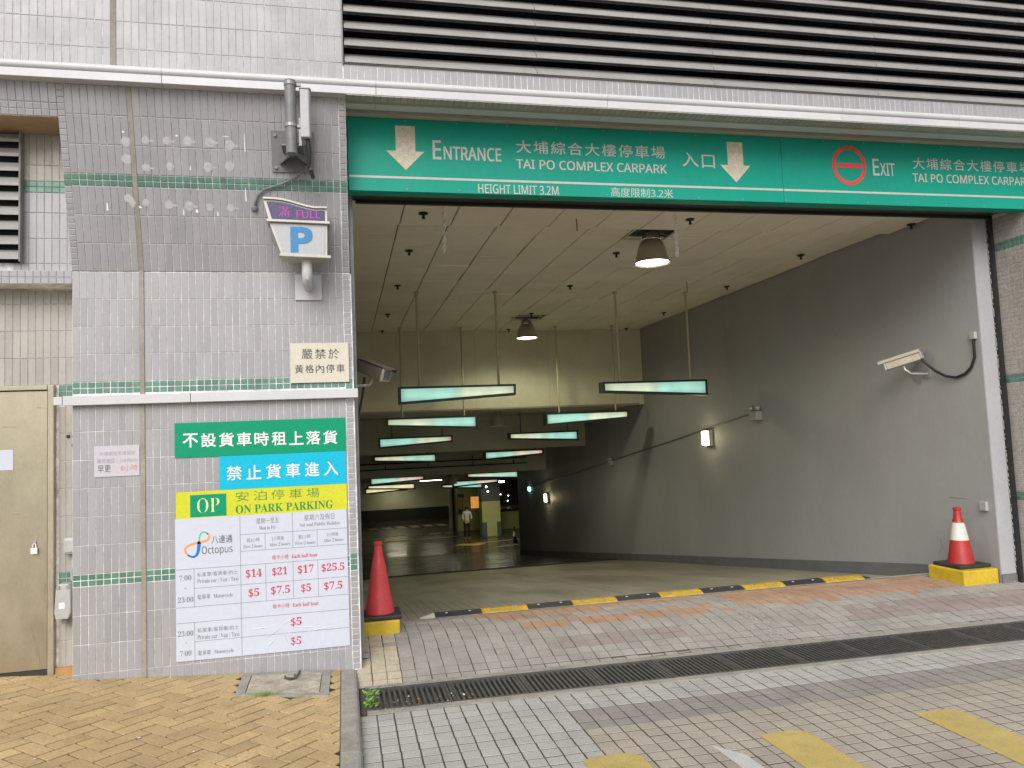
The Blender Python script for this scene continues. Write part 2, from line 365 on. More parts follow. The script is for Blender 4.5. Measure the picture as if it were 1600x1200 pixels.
for i in range(61):
    for j in range(18):
        x = .052+i*.1; y = -.22-.018*x+.1*j
        if x > 6.05: continue
        if y > 1.52: continue
        s = (prof(y+.04)-prof(y-.04))/.08
        R = Matrix.Rotation(math.atan(s), 3, 'X') @ Matrix.Rotation(atan2(SLOPE, 1), 3, 'Z') @ FLAT
        items.append(((x+random.uniform(-.002, .002), y, prof(y)-.013+random.uniform(-.001, .001)), R, .0945, .0945, .013, astain(x+random.uniform(-.06, .06), y+random.uniform(-.03, .03)), 'sett'))
lay(apron, items, 300, wob=.008, stuffname='sett_field')

# painted markings on the road
for x0, x1, lab in ((1.05, 1.37, 0), (2.03, 2.31, 1), (2.98, 3.26, 2), (3.94, 4.22, 3)):
    mb = MB(); n = 24; L = 3.2; pts = []
    y0 = -1.80
    poly = [(x0+.02, y0-.02), (x0+.1, y0+.0), (x1-.06, y0-.005), (x1, y0-.05), (x1+.005, y0-L), (x0, y0-L)]
    mb.prism([(p[0], p[1]+SLOPE*0) for p in poly], -.0585, -.0555, 'z')
    o = struct('road_marking', mb, m_road_y)
mb = MB(); mb.prism([(1.755, -1.845), (1.86, -2.02), (1.9, -2.9), (1.80, -2.9)], -.0585, -.0556, 'z'); struct('road_marking', mb, m_road_w)

# drain grate
def dy_far(x): return -.30-.018*x
def dy_near(x): return -.735-.024*x
gr = thing('drain_grate', 'long black cast iron drain grate across the driveway mouth', 'drain', (.08, -.5, -.06))
mb = MB()
X1 = 9.0
mb.hexa([(.05, dy_near(.05)-.0, -.30), (X1, dy_near(X1), -.30), (X1, dy_far(X1), -.30), (.05, dy_far(.05), -.30),
         (.05, dy_near(.05), -.2), (X1, dy_near(X1), -.2), (X1, dy_far(X1), -.2), (.05, dy_far(.05), -.2)])
mb.build('channel_bottom', m_pit, gr)
mb = MB()
for fn, s in ((dy_far, 1), (dy_near, -1)):
    a0, a1 = (fn(.05), fn(X1)); 
    lo = [(.05, a0, -.3), (X1, a1, -.3), (X1, a1+.06*s, -.3), (.05, a0+.06*s, -.3)]
    if s < 0: lo = [lo[3], lo[2], lo[1], lo[0]]
    mb.hexa(lo+[(p[0], p[1], -.053) for p in lo])
mb.build('concrete_edge', m_concrete, gr)
n_panel = 18
for k in range(n_panel):
    xa = .1+k*.485; xb = xa+.478
    fr = MB()
    def strip(x0, x1, f0, f1, z0=-.085, z1=-.056):
        fr.hexa([(x0, f0(x0), z0), (x1, f0(x1), z0), (x1, f1(x1), z0), (x0, f1(x0), z0), (x0, f0(x0), z1), (x1, f0(x1), z1), (x1, f1(x1), z1), (x0, f1(x0), z1)])
    strip(xa, xb, dy_near, lambda x: dy_near(x)+.035); strip(xa, xb, lambda x: dy_far(x)-.035, dy_far)
    strip(xa, xa+.018, lambda x: dy_near(x)+.036, lambda x: dy_far(x)-.036); strip(xb-.018, xb, lambda x: dy_near(x)+.036, lambda x: dy_far(x)-.036)
    pan = fr.build('grate_panel', m_grate, gr)
    nb = 13
    if k < 12:
        for q in range(nb):
            bx = xa+.03+q*(xb-xa-.06)/(nb-1)
            b = MB(); b.hexa([(bx-.0085, dy_near(bx)+.034, -.085), (bx+.0085, dy_near(bx)+.034, -.085), (bx+.0085, dy_far(bx)-.034, -.085), (bx-.0085, dy_far(bx)-.034, -.085),
                              (bx-.0085, dy_near(bx)+.034, -.0575), (bx+.0085, dy_near(bx)+.034, -.0575), (bx+.0085, dy_far(bx)-.034, -.0575), (bx-.0085, dy_far(bx)-.034, -.0575)])
            b.build('bar', m_grate, pan)
    else:
        b = MB()
        for q in range(nb):
            bx = xa+.03+q*(xb-xa-.06)/(nb-1); b.box(bx-.0085, bx+.0085, dy_near(bx)+.034, dy_far(bx)-.034, -.085, -.0575)
        b.build('bar_row', m_grate, pan, 'stuff')

# kerb
kb = thing('kerb', 'worn concrete kerb between the buff brick pavement and the driveway', 'kerb', (-.05, -1, -.1))
yy = [0.0, -.68, -1.5, -2.4, -3.3, -4.2]
for a, b in zip(yy, yy[1:]):
    mb = MB(); mb.prism([(-.105, -.3), (.012, -.3), (.006, -.02), (-.006, -.003), (-.02, .002), (-.105, .004)], b+.004, a-.004, 'y')
    mb.build('kerbstone', m_concrete, kb, bevel=.004)

# pavement
mb = MB()
for x0, x1, y0, y1 in ((-9, -.105, -5, 0), (-4.2, -1.805, 0, .2)):
    mb.quad((x0, y0, pave(x0)-.0055), (x1, y0, pave(x1)-.0055), (x1, y1, pave(x1)-.0055), (x0, y1, pave(x0)-.0055))
pav = struct('pavement', mb, mat('brick_joint_soil', (.028, .021, .013), .95, .3, 10))
def clip(poly, nx, ny, c):   # keep nx*x+ny*y<=c
    out = []
    for i in range(len(poly)):
        a, b = poly[i], poly[(i+1) % len(poly)]; da = nx*a[0]+ny*a[1]-c; db = nx*b[0]+ny*b[1]-c
        if da <= 0: out.append(a)
        if da*db < 0: t = da/(da-db); out.append((a[0]+(b[0]-a[0])*t, a[1]+(b[1]-a[1])*t))
    return out
def area(p): return abs(sum(p[i][0]*p[(i+1) % len(p)][1]-p[(i+1) % len(p)][0]*p[i][1] for i in range(len(p))))/2
ang = radians(48.5); ca, sa = cos(ang), sin(ang); g = .0056
cells = []
for k in range(-70, 70):
    for x in range(-70, 70):
        c = (x-k) % 4
        if c == 0: r = (x, k, x+2, k+1)
        elif c == 3: r = (x, k, x+1, k+2)
        else: continue
        q = [(r[0]*.1+g, r[1]*.1+g), (r[2]*.1-g, r[1]*.1+g), (r[2]*.1-g, r[3]*.1-g), (r[0]*.1+g, r[3]*.1-g)]
        q = [(-.661+px*ca-py*sa, -1.034+px*sa+py*ca) for px, py in q]
        cx = sum(p[0] for p in q)/4; cy = sum(p[1] for p in q)/4
        if cx < -4.2 or cx > 0 or cy < -3 or cy > .35: continue
        q = clip(q, 1, 0, -.109)
        if len(q) > 2 and cx < -1.7 : q = clip(q, 0, 1, .178)
        if len(q) > 2 and cx >= -1.8: q = clip(q, 0, 1, -.003)
        if len(q) < 3 or area(q) < .0008: continue
        if -.74 < cx < -.16 and -.56 < cy < 0: 
            if -.70 < cx < -.22 and -.5 < cy < 0: continue
        cells.append((cx, cy, q))
cells.sort(key=lambda t: (t[0]+.05)**2+(t[1]+5.6)**2 if t[0] > -2.6 and t[1] > -2.0 else 999)
rest = MB()
for i, (cx, cy, q) in enumerate(cells):
    tz = random.uniform(-.0014, .0014); tx = random.uniform(-.006, .006); ty = random.uniform(-.006, .006)
    top = [(p[0], p[1], pave(p[0])+tz+(p[0]-cx)*tx+(p[1]-cy)*ty) for p in q]
    ins = [(cx+(p[0]-cx)*.985, cy+(p[1]-cy)*.985, p[2]+.0015) for p in top]; n = len(q)
    vs = [(p[0], p[1], p[2]-.018) for p in top]+top+ins
    fs = [tuple(range(2*n, 3*n))]+[(a*n+j, a*n+(j+1) % n, (a+1)*n+(j+1) % n, (a+1)*n+j) for a in (0, 1) for j in range(n)]
    if i < 300 and cx > -2.6 and cy > -2.0: MB().add(vs, fs).build('brick', m_brick, pav)
    else: rest.add(vs, fs)
rest.build('brick_field', m_brick, pav, 'stuff')

# manhole cover
mh = thing('manhole_cover', 'cracked concrete manhole cover in the buff brick pavement by the kerb', 'manhole cover', (-.45, -.27, .03))
P = [(-.745, -.49), (-.178, -.575), (-.172, -.012), (-.75, -.012)]
def pz(p, h): return (p[0], p[1], pave(p[0])+h)
def ringbox(P, s):
    cx = sum(p[0] for p in P)/4; cy = sum(p[1] for p in P)/4; return [(cx+(p[0]-cx)*s, cy+(p[1]-cy)*s) for p in P]
Q = ringbox(P, .8)
for i in range(4):
    j = (i+1) % 4; mb = MB(); pl = [P[i], P[j], Q[j], Q[i]]
    mb.hexa([pz(p, -.01) for p in pl]+[pz(p, .007) for p in pl]); mb.build('frame_side', m_concrete, mh, bevel=.002)
Q = ringbox(P, .785); mb = MB(); n = 14; vs = []; 
for a in range(n+1):
    for b in range(n+1):
        s, t = a/n, b/n
        p = [(Q[0][k]*(1-s)+Q[1][k]*s)*(1-t)+(Q[3][k]*(1-s)+Q[2][k]*s)*t for k in (0, 1)]
        vs.append(pz(p, .004+.006*math.exp(-((s-.5)**2+(t-.5)**2)*9)+random.uniform(-.0012, .0012)))
mb.add(vs, [(a*(n+1)+b, (a+1)*(n+1)+b, (a+1)*(n+1)+b+1, a*(n+1)+b+1) for a in range(n) for b in range(n)])
mb.build('cover', mat('weathered_cover_concrete', (.4, .36, .29), .85, .3, 9, 70, .2, .5, 40, dirt=.75, dirtcol=(.15, .12, .085), dscale=11), mh)
for pts in (([(-.47, -.15), (-.46, -.2), (-.43, -.24), (-.40, -.2), (-.41, -.12)]), ([(-.47, -.2), (-.4, -.21)]), ([(-.40, -.22), (-.385, -.1), (-.38, -.03)])):
    mb = MB(); mb.tube([pz(p, .016) for p in pts], .006, 6); mb.build('lifting_hook', m_grate, mh)

# ------------------------------------------------------------------ front walls
pillar = thing('tiled_pillar', 'grey tiled wall pillar carrying the parking price posters', 'wall', (-.9, 0, 0))
mb = MB(); mb.box(-1.805, .026, .004, .6, -.3, 2.81); mb.build('grout_bed', m_grout, pillar)
mb = MB(); mb.box(-1.386, -1.358, -.006, .003, .08, 1.9); mb.box(-1.386, -1.358, -.006, .003, 1.965, 2.812); mb.build('expansion_joint', m_joint, pillar)
I3 = Matrix.Identity(3); PX = .047
def cols(x0, x1): 
    n = round((x1-x0)/PX); return [x0+(i+.5)*(x1-x0)/n for i in range(n)], (x1-x0)/n
gitems = []; items = []
def covered(x, za, zb):
    if -1.16 < x < -.05 and zb < 1.10 and za > .18: return True
    if -1.15 < x < -.05 and za > 1.54 and zb < 1.74: return True
    if -.86 < x < -.06 and za > 1.13 and zb < 1.5: return True
    return False
def fld(xa, xb, rows, dst, gdst, mt=m_tile, y=.004, small_edge=None, d=.003):
    xs, w = cols(xa, xb)
    for z0, z1, green in rows:
        for x in xs:
            if green:
                for q in range(2):
                    zc = z0+(q+.5)*(z1-z0)/2; gdst.append(((x, y, zc), I3, w-.005, (z1-z0)/2-.005, d, m_green, 'green_tile'))
            elif not covered(x, z0, z1): dst.append(((x, y, (z0+z1)/2), I3, w-.0035, z1-z0-.003, d, mt, 'tile'))
rows = [(.1445, .332, 0), (.332, .5195, 0), (.5195, .707, 0), (.707, .785, 1)]+[(.785+.1875*k, .785+.1875*(k+1), 0) for k in range(5)]+[(1.7225, 1.897, 0),
        (1.975, 2.055, 1)]+[(2.055+.1875*k, 2.055+.1875*(k+1), 0) for k in range(4)]
for xa, xb in ((-1.805, -1.386), (-1.358, -.025)):
    fld(xa, xb, rows, items, gitems)
    xs, w = cols(xa, xb)
    for x in xs:
        zb = pave(x)-.004; items.append(((x, .004, (.1445+zb)/2), I3, w-.0025, .1445-zb-.0025, .003, m_tile, 'tile'))
# narrow corner tiles
for k in range(70):
    z = .02+.04*k
    if z > 2.79: break
    gg = any(a-.01 < z < b for a, b in ((.707, .785), (1.975, 2.055)))
    if 1.88 < z < 1.97: continue
    items.append(((.001, .004, z), I3, .045, .0365, .003, m_green if gg else m_tile, 'corner_tile'))
lay(pillar, gitems, 140, stuffname='green_tile_field'); lay(pillar, items, 300)
# side return of the pillar and the steel guide rail
mb = MB(); mb.box(.028, .034, .0, .14, -.05, 2.8); mb.build('side_face', m_grout, pillar)
items = []
RS = Matrix.Rotation(pi/2, 3, 'Z')
for k in range(70):
    for q in range(3): 
        z = .02+.04*k
        gg = any(a-.01 < z < b for a, b in ((.75, .83), (1.975, 2.055)))
        items.append(((.034, .024+.046*q, z), RS, .043, .0365, .005, m_green if gg else m_tile, 'return_tile'))
lay(pillar, items, 0, stuffname='return_tile_field')
gd = thing('shutter_guide_rail', 'dull steel shutter guide rail along the poster pillar edge', 'guide rail', (.06, .3, 0))
mb = MB(); mb.box(.036, .062, .145, .45, .05, 3.46); mb.build('rail', m_zinc, gd); mb = MB(); mb.box(.03, .09, .14, .2, .03, .06); mb.build('foot', m_zinc, gd)

# leaning upper face
LA = math.atan(.27); LR = Matrix.Rotation(LA, 3, 'X')
def lean(x, s, out=0.):   # s: distance up the slope from the break, out: distance in front of it
    return (x, -sin(LA)*s-cos(LA)*out, 2.81+cos(LA)*s-sin(LA)*out)
up_w = thing('leaning_tiled_wall', 'tiled wall face leaning outward above the parking sign, dotted with glue marks', 'wall', (-.9, -.1, 2.81))
SL = 1.235
mb = MB(); mb.prism([(.001, 2.812), (lean(0, SL)[1]+.004, lean(0, SL)[2]), (.3, lean(0, SL)[2]), (.3, 2.812)], -1.805, .026, 'x'); mb.build('grout_bed', m_grout, up_w)
mb = MB(); a, b = lean(0, 0, .004), lean(0, SL, .004); mb.prism([(a[1], a[2]), (b[1], b[2]), (b[1]+.01, b[2]), (a[1]+.01, a[2])], -1.386, -1.356, 'x'); mb.build('expansion_joint', m_joint, up_w)
def leanrows(xa, xb, items, gitems):
    xs, w = cols(xa, xb)
    for s0, s1, gg in [(0, .1875, 0), (.1875, .375, 0), (.375, .5625, 0), (.5625, .6425, 1), (.6425, .83, 0), (.83, 1.0175, 0), (1.0175, 1.205, 0)]:
        for x in xs:
            if gg:
                for q in range(2): gitems.append((lean(x, s0+(q+.5)*.04, -.001), LR, w-.005, .035, .004, m_green, 'green_tile'))
            else: items.append((lean(x, (s0+s1)/2, -.001), LR, w-.004, s1-s0-.0035, .004, m_tile, 'tile'))
items = []; gitems = []
leanrows(-1.76, -1.386, items, gitems); leanrows(-1.356, -.025, items, gitems)
for k in range(30):
    for x in (-1.783, .001):
        gg = 13.9 < k < 16
        items.append((lean(x, .02+.04*k, -.001), LR, .043, .0365, .004, m_green if gg else m_tile, 'corner_tile'))
lay(up_w, gitems, 120, stuffname='green_tile_field'); lay(up_w, items, 300)
for x, z in [(-1.409, 3.633), (-1.289, 3.649), (-1.157, 3.65), (-1.024, 3.652), (-.882, 3.653), (-.755, 3.638), (-1.409, 3.526), (-1.297, 3.477), (-1.144, 3.49), (-.903, 3.494), (-.762, 3.503), (-1.419, 3.28), (-1.389, 3.252), (-1.313, 3.254), (-1.168, 3.245), (-1.037, 3.24), (-.905, 3.235), (-.771, 3.234)]:
    s = (z-2.81)/cos(LA); r = random.uniform(.024, .034); mb = MB(); n = 14
    mb.add([lean(x, s, .0042)]+[lean(x+cos(2*pi*k/n)*r*random.uniform(.85, 1.1), s+sin(2*pi*k/n)*r*random.uniform(.9, 1.2), .0038) for k in range(n)], [(0, 1+k, 1+(k+1) % n) for k in range(n)])
    mb.build('glue_mark', m_resid, up_w)
    if random.random() < .5:
        mb = MB(); a = lean(x, s, .0038); b = lean(x+random.uniform(.03, .06), s+random.uniform(-.01, .01), .0038)
        mb.add([lean(x, s-.006, .0038), lean(x+.05, s-.012, .0038), lean(x+.055, s+.002, .0038), lean(x, s+.006, .0038)], [(0, 1, 2, 3)]); mb.build('glue_smear', m_resid, up_w)
m_whscr = mat('bright_white_scratch', (.85, .85, .85), .5, .02)
for x, z, w, h in [(-.66, 3.6, .006, .12), (-.67, 3.28, .008, .09), (-1.02, 3.47, .008, .03), (-1.08, 3.18, .008, .04), (-1.0, 3.2, .02, .02), (-.86, 3.18, .01, .03), (-1.37, 3.22, .03, .015), (-1.56, 3.2, .012, .05), (-1.43, 3.69, .018, .01), (-1.1, 3.68, .02, .01), (-.8, 3.69, .05, .005)]:
    mb = MB(); s = (z-2.81)/cos(LA); mb.add([lean(x, s, .0040), lean(x+w, s, .0040), lean(x+w*.7, s+h, .0040), lean(x+w*.2, s+h, .0040)], [(0, 1, 2, 3)]); mb.build('paint_scratch', m_whscr, up_w)

# door recess and upper recess, to the left of the pillar
rec = thing('door_recess_wall', 'shallow tiled recess around the steel door, with lintel and vent opening', 'wall', (-2.4, .1, 0))
mb = MB(); mb.box(-4.2, -1.803, .184, .6, -.3, 2.72); mb.build('grout_bed', m_grout, rec)
items = []; gitems = []
def inrec(x): return x > -1.96
for z0, z1, gg in [(.16, .332, 0)]+rows[1:3]+[(.707, .785, 1)]+[(.785+.1875*k, .785+.1875*(k+1), 0) for k in range(6)]+[(1.975, 2.055, 1)]+[(2.055+.1875*k, 2.055+.1875*(k+1), 0) for k in range(3)]+[(2.6175, 2.715, 0)]:
    n = 24
    for i in range(n):
        x = -1.83-.047*i
        if z0 < 2.05 and x < -1.96: continue
        if gg:
            for q in range(2): gitems.append(((x, .184, z0+.02+.04*q), I3, .043, .036, .005, m_green, 'green_tile'))
        else: items.append(((x, .184, (z0+z1)/2), I3, .0445, z1-z0-.0025, .005, m_tile_low, 'tile'))
mb = MB(); mb.box(-4.2, -1.805, .002, .6, 2.722, 2.812); mb.build('lintel', m_grout, rec)
for i in range(26):
    for q in range(2): items.append(((-1.83-.047*i, .002, 2.744+.0455*q), I3, .0445, .043, .005, m_tile, 'lintel_tile'))
mb = MB(); mb.box(-4.2, -1.803, .05, .6, 2.812, 3.77); mb.build('recess_back', m_grout, rec)
for z0, z1, gg in [(2.812, 2.87, 0), (2.87, 3.0425, 0), (3.0425, 3.22, 0), (3.22, 3.36, 0), (3.36, 3.44, 1), (3.44, 3.55, 0), (3.55, 3.765, 0)]:
    for i in range(8):
        x = -1.826-.047*i
        if x < -2.12 and z0 > 2.85: continue
        if gg:
            for q in range(2): gitems.append(((x, .05, z0+.02+.04*q), I3, .045, .038, .005, m_green, 'green_tile'))
        else: items.append(((x, .05, (z0+z1)/2), I3, .0445, z1-z0-.0025, .005, m_tile_low if z0 > 3.3 else m_tile, 'tile'))
s0 = (3.77-2.81)/cos(LA)
a = lean(0, s0); b = lean(0, SL)
mb = MB(); mb.prism([(a[1]+.001, 3.77), (b[1]+.004, b[2]), (.6, b[2]), (.6, 3.77)], -4.2, -1.806, 'x'); mb.build('upper_lintel', m_grout, rec)
for i in range(26):
    x = -1.83-.047*i
    for q in range(2): items.append((lean(x, s0+.021+.042*q, -.001), LR, .0445, .039, .006, m_tile, 'lintel_tile'))
    items.append((lean(x, s0+.155, -.001), LR, .0445, .135, .006, m_tile, 'tile'))
mb = MB()
for i in range(9): pass
mb.box(-4.2, -1.805, -.245, .05, 3.764, 3.769); mb.build('recess_soffit', mat('orange_brown_soffit', (.36, .25, .14), .7, .15, 5, dirt=.3), rec)  # orange-brown soffit colour with darker patches
lay(rec, gitems, 100, stuffname='green_tile_field'); lay(rec, items, 280)
mb = MB(); mb.box(-1.96, -1.81, .15, .182, pave(-1.9)-.01, .165); mb.build('timber_wedge', m_wood, rec)
# left louvre in the recess
lv = thing('vent_louvre', 'small white slatted vent in the recess above the steel door', 'louvre', (-2.7, 0, 2.87))
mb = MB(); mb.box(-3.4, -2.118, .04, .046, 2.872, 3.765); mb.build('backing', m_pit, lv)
mb = MB(); mb.box(-2.124, -2.114, -.02, .048, 2.87, 3.765); mb.build('frame_side', m_sdark, lv)
def slat(parent, x0, x1, yf, z, hgt, depth, rise):
    """louvre blade: bright nose at the front, blade rising to the back, small rear lip"""
    mb = MB()
    mb.mi = 0; mb.prism([(yf, z), (yf, z+hgt), (yf+.004, z+hgt), (yf+.004, z)], x0, x1, 'x')
    mb.prism([(yf+.006, z), (yf+.006, z+.004), (yf+.03, z+.012), (yf+.03, z+.008)], x0, x1, 'x')
    mb.mi = 0; mb.prism([(yf+.004, z+hgt-.003), (yf+.004, z+hgt), (yf+depth, z+hgt+rise), (yf+depth, z+hgt+rise-.003)], x0, x1, 'x')
    mb.mi = 2; mb.prism([(yf+depth, z+hgt+rise), (yf+depth-.004, z+hgt+rise-.016), (yf+depth-.006, z+hgt+rise-.016), (yf+depth-.002, z+hgt+rise)], x0, x1, 'x')
    return mb.build('slat', [m_slat, m_sdark, m_gpaint], parent)
for k in range(9): slat(lv, -3.4, -2.125, -.018, 2.885+.1*k, .022, .05, .05)

# steel door
dr = thing('steel_door', 'weathered brushed steel door with padlock beside the tiled pillar', 'door', (-2.4, .16, .15))
zb = pave(-2.3)+.008
mb = MB()
mb.box(-2.0, -1.962, .135, .186, pave(-2)-.01, 2.052); mb.box(-3.0, -2.002, .135, .186, 2.022, 2.052); mb.build('frame', m_sframe, dr, bevel=.003)
mb = MB(); mb.box(-2.95, -2.006, .152, .184, zb+.01, 2.016); mb.build('door_leaf', m_steel, dr, bevel=.002)
mb = MB(); mb.box(-2.006, -2.001, .15, .184, zb, 2.02); mb.box(-2.95, -2.001, .158, .184, 2.0165, 2.0215); mb.box(-2.95, -2.001, .14, .182, pave(-2.0)-.03, zb+.008); mb.build('gap', m_seam, dr)
for pts in ([(-2.10, .42), (-2.06, .25)], [(-2.09, .40), (-2.055, .28), (-2.05, .2)], [(-2.02, .72), (-2.021, .6)], [(-2.28, 1.78), (-2.2, 1.775)], [(-2.04, 1.9), (-2.07, 1.905)], [(-2.18, 1.2), (-2.21, 1.195)]):
    mb = MB(); mb.tube([(x, .1518, z) for x, z in pts], .0022, 5); mb.build('scratch', m_sframe, dr)
pk = MB(); pk.box(-2.10, -2.06, .128, .15, .925, .965); po = pk.build('padlock', m_chain, dr, bevel=.004)
mb = MB(); mb.tube([(-2.09, .14, .96), (-2.09, .138, .985), (-2.08, .138, .998), (-2.07, .138, .985), (-2.07, .14, .96)], .0035, 8); mb.build('shackle', m_chain, po)
mb = MB(); mb.box(-2.092, -2.07, .146, .151, .98, 1.01); mb.build('hasp', m_zinc, dr, bevel=.002)
mb = MB(); mb.box(-2.30, -2.213, .1500, .1515, 1.49, 1.625); mb.build('blue_edged_sticker', p_white, dr)

# boxes and cables at the side of the door
ob = thing('socket_enclosure', 'grey weatherproof socket box low beside the door', 'socket box', (-1.9, .15, .6))
mb = MB(); mb.prism([(-1.945, .53), (-1.935, .70), (-1.92, .72), (-1.86, .72), (-1.845, .70), (-1.845, .535), (-1.86, .49), (-1.935, .49)], .09, .178, 'y'); mb.build('housing', m_gbox, ob, bevel=.006)
mb = MB(); mb.lathe([(.02, -.035), (.022, 0), (.018, .0)], (-1.89, .135, .49), 14); mb.build('plug_collar', m_gpaint, ob, smooth=True)
mb = MB(); mb.box(-1.915, -1.88, .088, .09, .56, .6); mb.build('rating_plate', p_text, ob)
mb = MB(); mb.box(-1.93, -1.91, .084, .092, .69, .712); mb.box(-1.87, -1.85, .084, .092, .69, .712); mb.build('latch', m_zinc, ob)
jb = thing('junction_box', 'round-cornered grey junction box above the socket box', 'junction box', (-1.86, .15, .97))
mb = MB(); mb.box(-1.90, -1.82, .11, .179, .91, 1.02); mb.build('housing', m_gbox, jb, bevel=.014)
mb = MB(); mb.box(-1.888, -1.832, .104, .111, .925, 1.005); mb.build('lid', m_gbox, jb, bevel=.006)
mb = MB(); mb.tube([(-1.855, .165, .915), (-1.855, .16, .85), (-1.862, .16, .79), (-1.858, .155, .73)], .006, 8); tag(mb.build('cable', m_gbox), 'thin grey cable joining the junction box to the socket box', 'cable')
mb = MB(); mb.tube([(-1.85, .17, 1.85), (-1.852, .165, 1.5), (-1.85, .165, 1.2), (-1.85, .165, 1.02)], .005, 8); tag(mb.build('cable', m_gbox), 'thin grey cable running up from the junction box beside the door', 'cable')
for x, z in ((-1.885, 1.70), (-1.85, 1.70), (-1.853, 1.64)):
    mb = MB(); mb.lathe([(.013, 0), (.009, .001)], (0, 0, 0), 12); mb.v = [(x+a, .1765-c, z+b) for a, b, c in mb.v]; mb.build('bolt_hole', m_seam, rec)

# ledge strip and notices on the pillar
lg = thing('metal_ledge_strip', 'white metal strip crossing the pillar above the posters', 'trim strip', (-.9, -.02, 1.93))
for xa, xb in ((-1.905, -1.853), (-1.85, -1.06), (-1.057, .062)):
    mb = MB(); mb.box(xa, xb, -.045, .1 if xa > -1.8 else .001, 1.898 if xa > -1.9 else 1.903, 1.962 if xa > -1.9 else 1.957)
    mb.v = [(v[0], min(v[1], .0 if v[0] > -1.8 else .0), v[2]) for v in mb.v]; mb.build('strip_length', m_white, lg, bevel=.003)

def sheet(name, x0, x1, z0, z1, y, mt, parent, t=.0012, wr=0.):
    mb = MB(); n = 16 if wr else 1; vs = []; fs = []
    for a in range(n+1):
        for b in range(n+1):
            s, tt = a/n, b/n; e = min(s, 1-s, tt, 1-tt)
            vs.append((x0+(x1-x0)*s, y-t-(wr*abs(sin(s*7+tt*5))*e*2 if wr else 0), z0+(z1-z0)*tt))
    fs = [(a*(n+1)+b, (a+1)*(n+1)+b, (a+1)*(n+1)+b+1, a*(n+1)+b+1) for a in range(n) for b in range(n)]
    mb.add(vs, fs)
    mb.add([(x0, y, z0), (x1, y, z0), (x1, y, z1), (x0, y, z1), (x0, y-t, z0), (x1, y-t, z0), (x1, y-t, z1), (x0, y-t, z1)], [(0, 1, 5, 4), (1, 2, 6, 5), (2, 3, 7, 6), (3, 0, 4, 7)])
    return mb.build(name, mt, parent)
YP = -.0035
t = thing('green_banner', 'green banner with white Chinese characters heading the posters', 'banner', (-.6, YP, 1.64))
sheet('panel', -1.170, -.032, 1.522, 1.759, YP, p_green, t)
for k, ch in enumerate('不設貨車時租上落貨'):
    w = 1.046/9; x = -1.124+k*w; text(ch, x+.008, x+w-.014, 1.590-.002*k+.002, 1.680-.002*k+.004, YP-.0022, p_text, t, bold=.0016)
t = thing('cyan_banner', 'bright cyan banner with white Chinese characters under the green one', 'banner', (-.46, YP, 1.4))
sheet('panel', -.886, -.034, 1.291, 1.521, YP, p_cyan, t)
for k, ch in enumerate('禁止貨車進入'):
    w = .78/6; x = -.845+k*w; text(ch, x+.008, x+w-.026, 1.354, 1.45, YP-.0022, p_text, t, bold=.001)
t = thing('price_poster', 'white parking price poster with yellow header, logo and red prices', 'poster', (-.6, YP, .7))
sheet('paper', -1.174, -.040, .166, 1.110, YP, p_white, t)
sheet('yellow_header', -1.168, -.034, 1.110, 1.290, YP, p_yel, t)
yt = YP-.0022
sheet('logo_ground', -1.076, -.843, 1.116, 1.266, yt+.0008, p_green, t, .0006)
text('𝐎𝐏', -1.032, -.888, 1.142, 1.242, yt-.0006, p_lgreen, t, bold=-.022)
for k, ch in enumerate('安泊停車場'):
    x = -.782+k*.118; text(ch, x, x+.086, 1.206, 1.272, yt, p_dgreen, t, bold=-.008)
text('𝐎𝐍 𝐏𝐀𝐑𝐊 𝐏𝐀𝐑𝐊𝐈𝐍𝐆', -.783, -.132, 1.123, 1.180, yt, p_dgreen, t)
text('八達通', -.942, -.808, .932, .985, yt, m_ink, t); text(S_('Octopus'), -1.006, -.808, .850, .916, yt, m_ink, t, bold=-.004)
# ribbon emblem, a twisted figure of eight
def ribbon(pts, ws, mt):
    mb = MB(); n = len(pts); L = []
    for i in range(n):
        a = Vector(pts[max(i-1, 0)]); b = Vector(pts[min(i+1, n-1)]); d = (b-a).normalized(); nn = Vector((-d.y, d.x)); w = ws[i]
        L.append((Vector(pts[i])+nn*w, Vector(pts[i])-nn*w))
    vs = [(p.x, yt, p.y) for pr in L for p in pr]; mb.add(vs, [(2*i, 2*i+1, 2*i+3, 2*i+2) for i in range(n-1)]); mb.build('emblem_ribbon', mt, t)
def eight(a):
    x = sin(a); z = sin(2*a)/2; k = 1.3 if x < 0 else .95
    u, v = x*.082*k, z*.066*k
    r = radians(48); return (-1.022+u*cos(r)-v*sin(r), .945+u*sin(r)+v*cos(r))
for a0, a1, mt, w0, w1 in ((-.0, 1.7, p_teal, .004, .006), (1.6, 3.2, p_orange, .006, .009), (3.1, 4.75, p_orange, .009, .006), (4.7, 6.3, p_blue, .005, .012)):
    ts = [a0+(a1-a0)*i/14 for i in range(15)]; ribbon([eight(a) for a in ts], [w0+(w1-w0)*i/14 for i in range(15)], mt)
lines = MB(); lw = .0011
def hl(x0, x1, z): lines.quad((x0, yt+.0003, z-lw), (x1, yt+.0003, z-lw), (x1, yt+.0003, z+lw), (x0, yt+.0003, z+lw))
def vl(x, z0, z1): lines.quad((x-lw, yt+.0001, z0), (x+lw, yt+.0001, z0), (x+lw, yt+.0001, z1), (x-lw, yt+.0001, z1))
for z in (.771, .519, .416): hl(-1.172, -.042, z)
for z in (.641, .289): hl(-1.056, -.042, z)
for z in (.979, .866): hl(-.757, -.042, z)
vl(-.757, .168, 1.108); vl(-1.057, .519, .770); vl(-1.057, .168, .415); vl(-.410, .867, 1.108); vl(-.412, .519, .770)
for x in (-.594, -.245): vl(x, .867, .978); vl(x, .519, .770)
